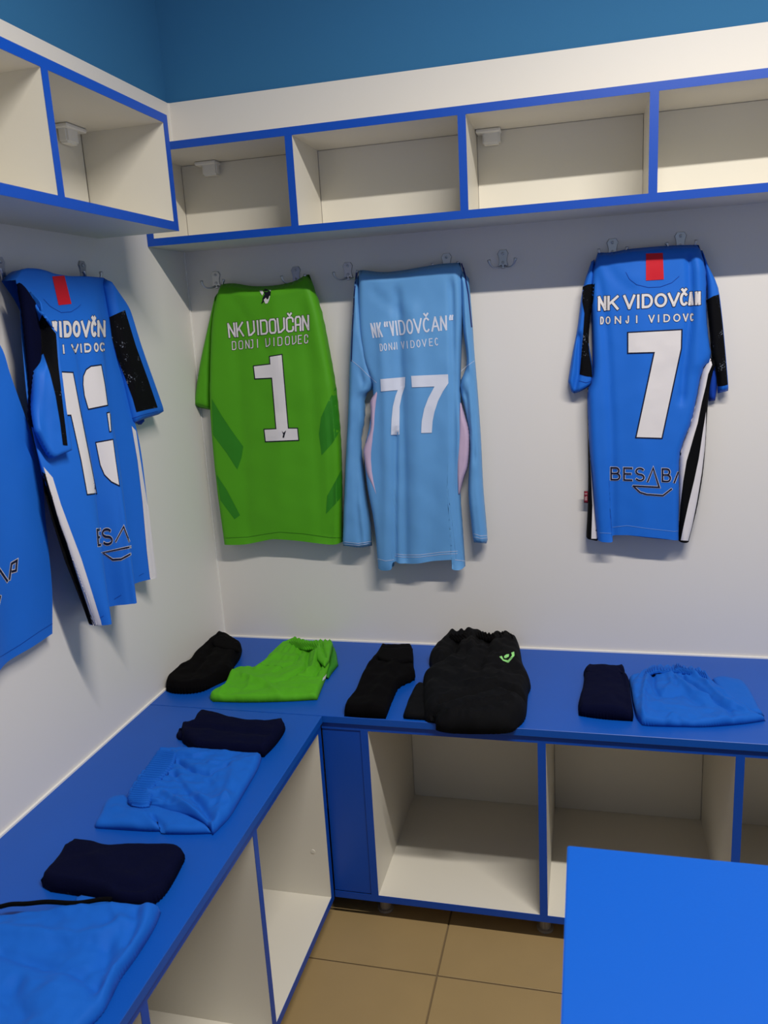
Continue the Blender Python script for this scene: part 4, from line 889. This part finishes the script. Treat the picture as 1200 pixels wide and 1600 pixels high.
r1, o1, v1 = garment('sock_pair', 'black rolled socks in the corner, left of the green shorts', 'socks', G, M['black'], .030, .012, [([(0.0159,-0.0633,0.02),(0.0452,-0.2003,0.02),(0.0604,-0.3118,0.02)], -.006, .008), ([(0.093,-0.1273,0.02),(0.1116,-0.2445,0.02),(0.1229,-0.3163,0.02)], .004, .01)], group=GS_, seed=11, namp=.004, nscale=22)
G = [[(0.0147,-0.0584,0.03),(0.0555,-0.0811,0.03),(0.1128,-0.1325,0.03)],
 [(0.1278,-0.1775,0.03)],
 [(0.0768,-0.1667,0.03),(0.0366,-0.1433,0.03)],
 [(0.0156,-0.1243,0.03)]]
o, v = slab('sock_cuff', G, fT, M['black'], r1, h=.006, r=.008, nu=16, nv=12, namp=.001, base=.0275, ribs=(6, .0008, 'v'))
# green shorts
G = [[(0.2531,-0.0282,0.012),(0.2863,-0.0394,0.012),(0.3131,-0.0323,0.012),(0.3534,-0.0353,0.012)],
 [(0.3709,-0.1059,0.012),(0.3805,-0.1577,0.012),(0.3942,-0.1943,0.012),(0.4016,-0.2541,0.012),(0.4106,-0.3217,0.012),(0.4181,-0.3748,0.012)],
 [(0.3335,-0.396,0.012),(0.2391,-0.4121,0.012),(0.1596,-0.4179,0.012)],
 [(0.145,-0.4037,0.012),(0.1436,-0.3788,0.012),(0.1553,-0.3528,0.012),(0.1387,-0.2508,0.012),(0.1838,-0.2332,0.012),(0.1986,-0.2315,0.012),(0.2011,-0.1378,0.012),(0.206,-0.0607,0.012),(0.225,-0.0193,0.012)]]
cr = [([(0.2864,-0.1204,0.02),(0.2931,-0.1859,0.02),(0.2627,-0.2642,0.02)], -0.0090, 0.0051), ([(0.3036,-0.1049,0.02),(0.3374,-0.2189,0.02),(0.3104,-0.3058,0.02),(0.2846,-0.3203,0.02)], -0.0105, 0.0059), ([(0.3342,-0.1288,0.02),(0.3569,-0.229,0.02),(0.3496,-0.2541,0.02)], 0.0105, 0.0059),
      ([(0.3709,-0.19,0.02),(0.3776,-0.2745,0.02),(0.3222,-0.281,0.02)], -0.0090, 0.0051), ([(0.1899,-0.2966,0.02),(0.269,-0.3336,0.02),(0.319,-0.3825,0.02)], 0.0060, 0.0085), ([(0.1487,-0.2713,0.02),(0.1637,-0.3462,0.02),(0.1729,-0.4114,0.02)], 0.0045, 0.0068), ([(0.209,-0.2521,0.02),(0.2186,-0.1942,0.02),(0.2312,-0.1399,0.02)], 0.0060, 0.0068)]
r2, o2, v2 = garment('shorts', 'lime green shorts folded on the back bench', 'shorts', G, M['greens'], .017, .010, cr, group=GH, seed=12, namp=.004, nscale=18, nu=96, nv=80, rg=.0045, ridgef=lambda u, v: .0035 * math.sin(62 * u + 4 * v) * math.exp(-v * 5))
G = [[(0.3588,-0.0521,0.015),(0.3827,-0.0982,0.015)],
 [(0.41,-0.1716,0.015)],
 [(0.4081,-0.2241,0.015),(0.4089,-0.2599,0.015),(0.3995,-0.2551,0.015)],
 [(0.3865,-0.1894,0.015),(0.3719,-0.1263,0.015)]]
slab('inner_leg', G, fT, M['greend'], r2, h=.012, r=.01, nu=14, nv=14, namp=.002, base=.0008, nscale=30)
G = [[(0.2452,-0.0449,0.022),(0.2628,-0.0533,0.022),(0.2956,-0.0643,0.022),(0.3221,-0.0573,0.022),(0.3582,-0.0593,0.022)],
 [(0.3687,-0.111,0.022)],
 [(0.3432,-0.1218,0.022),(0.3172,-0.111,0.022),(0.2968,-0.1173,0.022),(0.2687,-0.1024,0.022)],
 [(0.2378,-0.0775,0.022),(0.2321,-0.0463,0.022)]]
o, v = slab('waistband', G, fT, M['greens'], r2, h=.0075, r=.005, nu=240, nv=16, namp=.001, base=.0165, ribs=(17, .0028, 'u'), label='gathered elastic waistband')
G = [[(0.3314,-0.0676,0.026),(0.3636,-0.0685,0.026)],
 [(0.3757,-0.1252,0.026),(0.3899,-0.189,0.026)],
 [(0.3911,-0.2264,0.026)],
 [(0.3545,-0.1801,0.026),(0.3322,-0.1298,0.026),(0.3222,-0.0827,0.026)]]
slab('waistband_fold', G, fT, M['greens'], r2, h=.010, r=.010, nu=20, nv=24, namp=.003, base=.018, nscale=24, creases=[([(0.3331,-0.074,0.02),(0.353,-0.1268,0.02),(0.3773,-0.1765,0.02)], -0.0075, 0.0043)])
decal('leg_print', fT, [v2], M['print_w'], r2, polys=[[(0.4033,-0.2397,0.012),(0.4117,-0.2529,0.012),(0.4081,-0.2744,0.012),(0.4049,-0.2932,0.012),(0.4004,-0.273,0.012),(0.402,-0.2588,0.012)]], off=.001, label='white print fragment')
# black socks between green and black shorts
G = [[(0.5255,-0.0645,0.015),(0.5689,-0.0508,0.015),(0.5902,-0.0537,0.015)],
 [(0.6019,-0.1006,0.015),(0.6146,-0.1595,0.015),(0.6249,-0.1931,0.015),(0.6334,-0.2389,0.015),(0.6157,-0.2658,0.015),(0.6037,-0.2957,0.015),(0.6035,-0.3544,0.015),(0.6059,-0.4021,0.015),(0.6081,-0.4476,0.015)],
 [(0.5567,-0.4498,0.015),(0.5079,-0.448,0.015)],
 [(0.4999,-0.4062,0.015),(0.5053,-0.3487,0.015),(0.4986,-0.2744,0.015),(0.4948,-0.1848,0.015),(0.501,-0.1116,0.015),(0.5005,-0.0475,0.015)]]
r3, o3, v3 = garment('sock_pair', 'black rolled socks left of the black shorts', 'socks', G, M['black'], .026, .012, [([(0.5211,-0.1697,0.02),(0.5933,-0.1616,0.02),(0.6148,-0.171,0.02)], -0.0090, 0.0059), ([(0.5671,-0.1763,0.02),(0.57,-0.3084,0.02),(0.5686,-0.4446,0.02)], 0.0060, 0.0136)], group=GS_, seed=13, namp=.004, nscale=22)
G = [[(0.53,-0.1013,0.03),(0.5777,-0.0873,0.03),(0.599,-0.0902,0.03)],
 [(0.6079,-0.1328,0.03),(0.6181,-0.1795,0.03)],
 [(0.5775,-0.198,0.03),(0.5282,-0.1801,0.03)],
 [(0.5131,-0.1455,0.03),(0.5127,-0.089,0.03)]]
slab('sock_cuff', G, fT, M['black'], r3, h=.006, r=.007, nu=18, nv=14, namp=.001, base=.0245)
# black shorts
G = [[(0.6832,0.035,0.034),(0.7147,0.0325,0.034),(0.736,0.0654,0.034),(0.7561,0.0702,0.034),(0.7845,0.049,0.034),(0.8102,0.0473,0.034),(0.8311,0.0675,0.034),(0.8612,0.0427,0.034)],
 [(0.8808,-0.0154,0.034),(0.8994,-0.1365,0.034),(0.9243,-0.2358,0.034),(0.9218,-0.2957,0.034),(0.9234,-0.4086,0.034),(0.9038,-0.4632,0.034)],
 [(0.8894,-0.4785,0.034),(0.8276,-0.4901,0.034),(0.7843,-0.4942,0.034),(0.7564,-0.4954,0.034),(0.7324,-0.4859,0.034)],
 [(0.7235,-0.4522,0.034),(0.6965,-0.4378,0.034),(0.6685,-0.3059,0.034),(0.6582,-0.2485,0.034),(0.6686,-0.1969,0.034),(0.6499,-0.1279,0.034),(0.6527,-0.084,0.034),(0.6634,-0.031,0.034),(0.6706,0.0171,0.034)]]
cr = [([(0.7177,-0.0205,0.04),(0.7175,-0.1469,0.04),(0.6806,-0.2093,0.04)], -0.0150, 0.0119), ([(0.7438,0.0091,0.04),(0.7706,-0.153,0.04),(0.7649,-0.2762,0.04)], 0.0105, 0.0102), ([(0.7938,0.014,0.04),(0.8064,-0.1372,0.04),(0.7959,-0.2405,0.04)], -0.0105, 0.0102), ([(0.7367,-0.4266,0.04),(0.7971,-0.3819,0.04),(0.851,-0.3368,0.04),(0.9158,-0.3576,0.04)], -0.0180, 0.0085), ([(0.7602,-0.4681,0.04),(0.8206,-0.4339,0.04),(0.8895,-0.3889,0.04)], 0.0090, 0.0068), ([(0.8807,-0.1868,0.04),(0.8489,-0.3173,0.04),(0.7893,-0.3246,0.04)], 0.0090, 0.0102)]
r4, o4, v4 = garment('shorts', 'bulky black padded shorts with a small lime emblem', 'shorts', G, M['blackm'], .046, .03, cr, group=GH, seed=14, namp=.009, nscale=16, nu=96, nv=80, rg=.0045, ridgef=lambda u, v: .0045 * math.sin(55 * u + 3 * v) * math.exp(-v * 4.5))
G = [[(0.6426,-0.2721,0.015),(0.6617,-0.2635,0.015)],
 [(0.6965,-0.3029,0.015),(0.7272,-0.3772,0.015),(0.7379,-0.4394,0.015)],
 [(0.688,-0.4424,0.015),(0.6497,-0.4421,0.015)],
 [(0.6446,-0.423,0.015),(0.6413,-0.3594,0.015)]]
slab('lower_leg', G, fT, M['blackm'], r4, h=.016, r=.02, nu=20, nv=20, namp=.003, base=.0008, nscale=25)
G = [[(0.6935,-0.0242,0.056),(0.724,-0.0253,0.056),(0.7448,0.0054,0.056),(0.7645,0.01,0.056),(0.7917,-0.0079,0.056),(0.8168,-0.0095,0.056),(0.8374,0.0074,0.056),(0.8641,-0.0156,0.056)],
 [(0.8691,-0.0453,0.056)],
 [(0.8391,-0.0353,0.056),(0.797,-0.0525,0.056),(0.761,-0.0404,0.056),(0.7251,-0.0663,0.056),(0.6997,-0.0623,0.056)],
 [(0.6866,-0.0437,0.056)]]
slab('waistband', G, fT, M['black'], r4, h=.0075, r=.005, nu=240, nv=16, namp=.001, base=.039, ribs=(22, .0026, 'u'), label='gathered elastic waistband')
decal('emblem', fT, v4, M['lime'], r4, polys=[[(0.8427,-0.1777,0.05),(0.8486,-0.1725,0.05),(0.8553,-0.1946,0.05),(0.8665,-0.1978,0.05),(0.8737,-0.1674,0.05),(0.8703,-0.1491,0.05),(0.877,-0.1413,0.05),(0.8801,-0.1667,0.05),(0.8689,-0.2143,0.05),(0.8541,-0.2014,0.05)], [(0.8542,-0.1741,0.05),(0.8586,-0.1621,0.05),(0.8657,-0.159,0.05),(0.8662,-0.1751,0.05),(0.8607,-0.1849,0.05),(0.8562,-0.1854,0.05)]], off=.0012, label='lime green emblem print')
# navy socks right
G = [[(1.0798,-0.1376,0.015),(1.1006,-0.1404,0.015),(1.1254,-0.1375,0.015),(1.1467,-0.1195,0.015),(1.151,-0.1346,0.015)],
 [(1.1511,-0.1701,0.015),(1.1582,-0.1911,0.015),(1.1593,-0.2645,0.015),(1.1601,-0.3515,0.015),(1.1569,-0.3863,0.015)],
 [(1.0994,-0.3858,0.015),(1.0625,-0.3808,0.015),(1.0401,-0.3754,0.015)],
 [(1.0389,-0.3243,0.015),(1.047,-0.2505,0.015),(1.0515,-0.1818,0.015),(1.0506,-0.1534,0.015),(1.0632,-0.1269,0.015)]]
r5, o5, v5 = garment('sock_pair', 'navy folded socks on the back bench left of the royal blue shorts', 'socks', G, M['navy'], .026, .012, [([(1.1041,-0.1666,0.02),(1.0981,-0.2642,0.02),(1.0997,-0.3693,0.02)], 0.0045, 0.0255), ([(1.1409,-0.1623,0.02),(1.1468,-0.2583,0.02),(1.1488,-0.3794,0.02)], -0.0060, 0.0051)], group=GS_, seed=15, namp=.0025, nscale=20)
G = [[(1.0671,-0.1728,0.03),(1.0998,-0.1762,0.03),(1.1407,-0.1644,0.03)],
 [(1.1439,-0.1862,0.03)],
 [(1.1034,-0.1969,0.03),(1.063,-0.1986,0.03)],
 [(1.0569,-0.1842,0.03)]]
slab('sock_cuff', G, fT, M['navy'], r5, h=.004, r=.006, nu=18, nv=10, namp=.0005, base=.024)
# royal blue shorts right
G = [[(1.2265,-0.0952,0.012),(1.2504,-0.103,0.012),(1.2713,-0.0964,0.012),(1.2798,-0.0722,0.012),(1.2916,-0.0962,0.012),(1.3227,-0.105,0.012),(1.3432,-0.1311,0.012)],
 [(1.3586,-0.1875,0.012),(1.3746,-0.2316,0.012),(1.4016,-0.2893,0.012),(1.4193,-0.3283,0.012),(1.4366,-0.346,0.012)],
 [(1.3845,-0.3693,0.012),(1.3124,-0.3913,0.012),(1.2596,-0.3984,0.012),(1.1958,-0.4038,0.012),(1.1747,-0.402,0.012)],
 [(1.1644,-0.3616,0.012),(1.1603,-0.2762,0.012),(1.1628,-0.2111,0.012),(1.1817,-0.1559,0.012),(1.1997,-0.1274,0.012)]]
cr = [([(1.2044,-0.1749,0.02),(1.1864,-0.2717,0.02),(1.1775,-0.3837,0.02)], 0.0090, 0.0068), ([(1.2164,-0.1735,0.02),(1.2114,-0.2411,0.02),(1.22,-0.2765,0.02)], -0.0090, 0.0059), ([(1.2602,-0.1684,0.02),(1.2789,-0.2143,0.02),(1.2966,-0.258,0.02),(1.3269,-0.2808,0.02)], 0.0090, 0.0076), ([(1.284,-0.1656,0.02),(1.3124,-0.2196,0.02),(1.3429,-0.296,0.02),(1.3668,-0.3265,0.02)], -0.0105, 0.0059),
      ([(1.3089,-0.1528,0.02),(1.3302,-0.1987,0.02),(1.3612,-0.2937,0.02),(1.3976,-0.3307,0.02)], 0.0090, 0.0068), ([(1.2406,-0.3755,0.02),(1.2319,-0.3925,0.02),(1.2234,-0.4093,0.02)], 0.0060, 0.0043), ([(1.2186,-0.2943,0.02),(1.2739,-0.2608,0.02),(1.3051,-0.3093,0.02)], -0.0060, 0.0102), ([(1.3655,-0.3349,0.02),(1.3639,-0.3672,0.02)], -0.0045, 0.0051), ([(1.2461,-0.1501,0.02),(1.2556,-0.2171,0.02),(1.2368,-0.2564,0.02)], 0.0060, 0.0068)]
r6, o6, v6 = garment('shorts', 'royal blue shorts on the back bench at the right edge of the photo', 'shorts', G, M['royal2'], .017, .010, cr, group=GH, seed=16, namp=.005, nscale=16, nu=96, nv=80, rg=.0045, ridgef=lambda u, v: .0035 * math.sin(75 * u + 5 * v) * math.exp(-v * 4.5))
G = [[(1.3613,-0.1419,0.008),(1.376,-0.1343,0.008),(1.4181,-0.1488,0.008),(1.4276,-0.1819,0.008)],
 [(1.4314,-0.2429,0.008),(1.4328,-0.294,0.008),(1.4372,-0.3261,0.008)],
 [(1.4102,-0.3216,0.008),(1.3812,-0.2838,0.008)],
 [(1.3609,-0.2249,0.008),(1.3524,-0.1508,0.008)]]
slab('lower_leg', G, fT, M['royal2'], r6, h=.010, r=.012, nu=24, nv=20, namp=.002, base=.0008, nscale=25)
G = [[(1.1632,-0.1627,0.01),(1.182,-0.1515,0.01),(1.1946,-0.144,0.01)],
 [(1.184,-0.251,0.01),(1.1736,-0.297,0.01)],
 [(1.1627,-0.2896,0.01)],
 [(1.1604,-0.2447,0.01),(1.1587,-0.1732,0.01)]]
slab('inner_leg', G, fT, M['royal2'], r6, h=.014, r=.010, nu=14, nv=20, namp=.002, base=.0008, nscale=25)
G = [[(1.224,-0.1248,0.024),(1.2475,-0.1325,0.024),(1.2681,-0.126,0.024),(1.2765,-0.1022,0.024),(1.2881,-0.1258,0.024),(1.3188,-0.1345,0.024),(1.3385,-0.1582,0.024)],
 [(1.3399,-0.1824,0.024)],
 [(1.3149,-0.1668,0.024),(1.2847,-0.1585,0.024),(1.2694,-0.1543,0.024),(1.2447,-0.1652,0.024),(1.2232,-0.1617,0.024)],
 [(1.1954,-0.1897,0.024),(1.1966,-0.1597,0.024)]]
slab('waistband', G, fT, M['royal2'], r6, h=.0075, r=.005, nu=240, nv=16, namp=.001, base=.0165, ribs=(25, .0030, 'u'), label='gathered elastic waistband')
# navy socks, left bench, far
G = [[(0.2039,-0.5021,0.015),(0.2703,-0.5236,0.015),(0.3228,-0.5284,0.015),(0.3598,-0.5215,0.015),(0.3801,-0.5031,0.015)],
 [(0.394,-0.5362,0.015),(0.3962,-0.596,0.015),(0.3895,-0.65,0.015)],
 [(0.3518,-0.6545,0.015),(0.2861,-0.6553,0.015),(0.2284,-0.6548,0.015)],
 [(0.1953,-0.6284,0.015),(0.1781,-0.6143,0.015),(0.1509,-0.5641,0.015),(0.1712,-0.5516,0.015),(0.1654,-0.5194,0.015),(0.1672,-0.4914,0.015)]]
r7, o7, v7 = garment('sock_pair', 'navy folded socks at the far end of the left bench', 'socks', G, M['navy'], .026, .012, [([(0.1925,-0.5824,0.02),(0.2758,-0.5899,0.02),(0.3747,-0.5946,0.02)], -0.0045, 0.0102)], group=GS_, seed=17, namp=.003, nscale=20)
G = [[(0.15,-0.5596,0.01),(0.1727,-0.5758,0.01)],
 [(0.1976,-0.6098,0.01)],
 [(0.1768,-0.6081,0.01),(0.1646,-0.607,0.01)],
 [(0.1535,-0.5955,0.01),(0.1527,-0.5843,0.01),(0.1594,-0.5795,0.01)]]
slab('sock_cuff', G, fT, M['navy'], r7, h=.012, r=.008, nu=12, nv=12, namp=.001, base=.0008)
# royal blue shorts, left bench, middle
G = [[(0.2185,-0.6551,0.012),(0.2835,-0.6503,0.012),(0.3317,-0.652,0.012),(0.386,-0.6536,0.012)],
 [(0.3955,-0.7045,0.012),(0.4026,-0.7937,0.012),(0.4074,-0.8615,0.012),(0.4029,-0.9006,0.012),(0.399,-0.9222,0.012)],
 [(0.3784,-0.9045,0.012),(0.336,-0.8857,0.012),(0.2796,-0.8748,0.012),(0.233,-0.8685,0.012)],
 [(0.1954,-0.864,0.012),(0.1758,-0.8389,0.012),(0.1665,-0.785,0.012),(0.1628,-0.7465,0.012),(0.1546,-0.6985,0.012),(0.1495,-0.6632,0.012)]]
cr = [([(0.224,-0.719,0.02),(0.2775,-0.7511,0.02),(0.3148,-0.7533,0.02),(0.3349,-0.7191,0.02)], -0.0120, 0.0059), ([(0.1988,-0.6894,0.02),(0.2511,-0.6987,0.02),(0.2697,-0.6793,0.02)], 0.0075, 0.0059), ([(0.2389,-0.7645,0.02),(0.2928,-0.8161,0.02),(0.3506,-0.8627,0.02),(0.3837,-0.8967,0.02)], -0.0090, 0.0068),
      ([(0.2548,-0.7775,0.02),(0.3157,-0.8269,0.02),(0.3602,-0.8478,0.02),(0.3857,-0.8301,0.02)], 0.0075, 0.0102), ([(0.2268,-0.8404,0.02),(0.2475,-0.8301,0.02),(0.297,-0.8575,0.02),(0.3511,-0.889,0.02),(0.3884,-0.9148,0.02)], 0.0090, 0.0068), ([(0.3519,-0.7166,0.02),(0.3725,-0.7823,0.02),(0.3932,-0.8824,0.02)], 0.0060, 0.0102), ([(0.2971,-0.7166,0.02),(0.3417,-0.6939,0.02)], 0.0060, 0.0068)]
r8, o8, v8 = garment('shorts', 'royal blue shorts in the middle of the left bench', 'shorts', G, M['royal2'], .017, .010, cr, group=GH, seed=18, namp=.005, nscale=16, nu=96, nv=80, rg=.0045, ridgef=lambda u, v: .0035 * math.sin(75 * v + 5 * u) * math.exp(-max(0, u - .15) * 5))
G = [[(0.1427,-0.8554,0.008),(0.1696,-0.8371,0.008),(0.1936,-0.8546,0.008),(0.2373,-0.8616,0.008),(0.2856,-0.871,0.008),(0.3343,-0.8831,0.008),(0.3767,-0.902,0.008)],
 [(0.3965,-0.918,0.008)],
 [(0.349,-0.928,0.008),(0.3033,-0.9341,0.008),(0.2988,-0.9274,0.008),(0.2688,-0.9316,0.008),(0.1713,-0.9377,0.008)],
 [(0.1637,-0.9326,0.008),(0.1563,-0.9012,0.008)]]
slab('lower_leg', G, fT, M['royal2'], r8, h=.014, r=.012, nu=50, nv=20, namp=.003, base=.0008, nscale=18, creases=[([(0.2663,-0.9023,0.02),(0.2986,-0.9228,0.02),(0.3104,-0.9457,0.02)], -0.0090, 0.0051), ([(0.181,-0.889,0.02),(0.2546,-0.9041,0.02),(0.2801,-0.9194,0.02)], 0.0045, 0.0085)])
G = [[(0.1813,-0.6907,0.028),(0.21,-0.6952,0.028)],
 [(0.2271,-0.7405,0.028),(0.2297,-0.7793,0.028),(0.228,-0.8171,0.028),(0.2417,-0.8509,0.028),(0.2507,-0.8806,0.028)],
 [(0.2368,-0.8861,0.028),(0.2133,-0.8829,0.028)],
 [(0.1959,-0.8684,0.028),(0.1846,-0.8273,0.028),(0.179,-0.7868,0.028),(0.1709,-0.7487,0.028),(0.1668,-0.7165,0.028),(0.1648,-0.6913,0.028)]]
slab('waistband', G, fT, M['royal2'], r8, h=.0075, r=.005, nu=16, nv=260, namp=.001, base=.0165, ribs=(26, .0030, 'v'), label='gathered elastic waistband')
# navy socks, left bench, near
G = [[(0.208,-0.9952,0.015),(0.2429,-1.0017,0.015),(0.2634,-0.9964,0.015),(0.3026,-0.9886,0.015),(0.3477,-0.9798,0.015),(0.3646,-0.9804,0.015)],
 [(0.3801,-0.9912,0.015),(0.3852,-1.0136,0.015),(0.3915,-1.0612,0.015),(0.3912,-1.0946,0.015),(0.3791,-1.1215,0.015)],
 [(0.3352,-1.1243,0.015),(0.2925,-1.1155,0.015),(0.2483,-1.1107,0.015),(0.1957,-1.1091,0.015)],
 [(0.172,-1.099,0.015),(0.1688,-1.0811,0.015),(0.1664,-1.0498,0.015),(0.1577,-1.018,0.015),(0.1634,-1.0113,0.015),(0.1643,-0.9948,0.015)]]
r9, o9, v9 = garment('sock_pair', 'navy folded socks on the left bench next to the nearest shorts', 'socks', G, M['navy'], .026, .012, [([(0.3259,-1.108,0.02),(0.3679,-1.1009,0.02),(0.3861,-1.0729,0.02)], -0.0060, 0.0085), ([(0.2408,-1.0444,0.02),(0.29,-1.0806,0.02),(0.3428,-1.0844,0.02)], 0.0045, 0.0136)], group=GS_, seed=19, namp=.003, nscale=16)
G = [[(0.1568,-1.0034,0.008),(0.1577,-0.9894,0.008)],
 [(0.1695,-0.9964,0.008)],
 [(0.1848,-1.0911,0.008)],
 [(0.1685,-1.096,0.008),(0.1636,-1.0793,0.008),(0.1607,-1.0434,0.008),(0.1526,-1.0114,0.008)]]
slab('sock_cuff', G, fT, M['navy'], r9, h=.016, r=.012, nu=12, nv=24, namp=.001, base=.0008)
# royal blue shorts, nearest; run on past the lower left corner of the photo
G = [[(0.1602,-1.1845,0.014),(0.1959,-1.1698,0.014),(0.2329,-1.1564,0.014),(0.2582,-1.1481,0.014),(0.3232,-1.1298,0.014),(0.3503,-1.1244,0.014),(0.3811,-1.1253,0.014),(0.4053,-1.1204,0.014)],
 [(0.4131,-1.1555,0.014),(0.4167,-1.2113,0.014),(0.4165,-1.2569,0.014),(0.4246,-1.3123,0.014),(0.4165,-1.347,0.014),(0.4133,-1.3789,0.014)],
 [(0.3802,-1.3953,0.014),(0.3364,-1.4036,0.014),(0.2866,-1.4054,0.014)],
 [(0.2234,-1.3637,0.014),(0.1586,-1.2842,0.014),(0.1272,-1.2203,0.014),(0.1297,-1.1936,0.014)]]
cr = [([(0.1925,-1.2232,0.02),(0.2456,-1.2138,0.02),(0.3157,-1.2086,0.02),(0.3507,-1.1953,0.02),(0.3647,-1.1712,0.02),(0.3806,-1.1684,0.02)], 0.0090, 0.0119), ([(0.2218,-1.2597,0.02),(0.267,-1.2616,0.02),(0.3227,-1.2678,0.02),(0.3625,-1.2733,0.02),(0.3994,-1.2881,0.02)], -0.0075, 0.0102), ([(0.3772,-1.1428,0.02),(0.3937,-1.1806,0.02),(0.3986,-1.2078,0.02)], -0.0060, 0.0085), ([(0.3913,-1.1365,0.02),(0.4142,-1.1912,0.02),(0.414,-1.2514,0.02),(0.4141,-1.2943,0.02)], 0.0075, 0.0119),
      ([(0.3718,-1.2194,0.02),(0.3949,-1.2643,0.02),(0.4046,-1.2961,0.02)], -0.0075, 0.0119), ([(0.2825,-1.3003,0.02),(0.2934,-1.3283,0.02),(0.3338,-1.3493,0.02)], -0.0060, 0.0136), ([(0.3433,-1.2892,0.02),(0.3503,-1.3178,0.02),(0.3861,-1.3533,0.02)], 0.0060, 0.0170)]
r10, o10, v10 = garment('shorts', 'royal blue shorts with a black drawcord, nearest on the left bench', 'shorts', G, M['royal2'], .017, .010, cr, group=GH, seed=20, namp=.005, nscale=11, nu=96, nv=80, rg=.0045)
G = [[(0.2509,-1.1119,0.006),(0.2825,-1.1118,0.006),(0.3165,-1.1161,0.006)],
 [(0.3171,-1.122,0.006)],
 [(0.2908,-1.1293,0.006),(0.2587,-1.1372,0.006)],
 [(0.2534,-1.1249,0.006)]]
slab('drawcord_panel', G, fT, M['royal2'], r10, h=.006, r=.006, nu=14, nv=10, namp=.001, base=.0008)
dc = [(0.1335,-1.2116,0.02),(0.1416,-1.1912,0.02),(0.1572,-1.1793,0.02),(0.1729,-1.1672,0.02),(0.2063,-1.1614,0.02),(0.2474,-1.1535,0.02),(0.287,-1.1436,0.02),(0.3131,-1.1367,0.02),(0.3283,-1.1341,0.02)]
bm = bmesh.new()
pp = crom(dc, 50)
tube(bm, [fT((p_[0], p_[1], .0225 + .002 * math.sin(i * .3))) for i, p_ in enumerate(pp)], [.0036] * 50, 8)
obj('drawcord', bm, M['black'], r10, smooth=True, label='flat black drawcord')
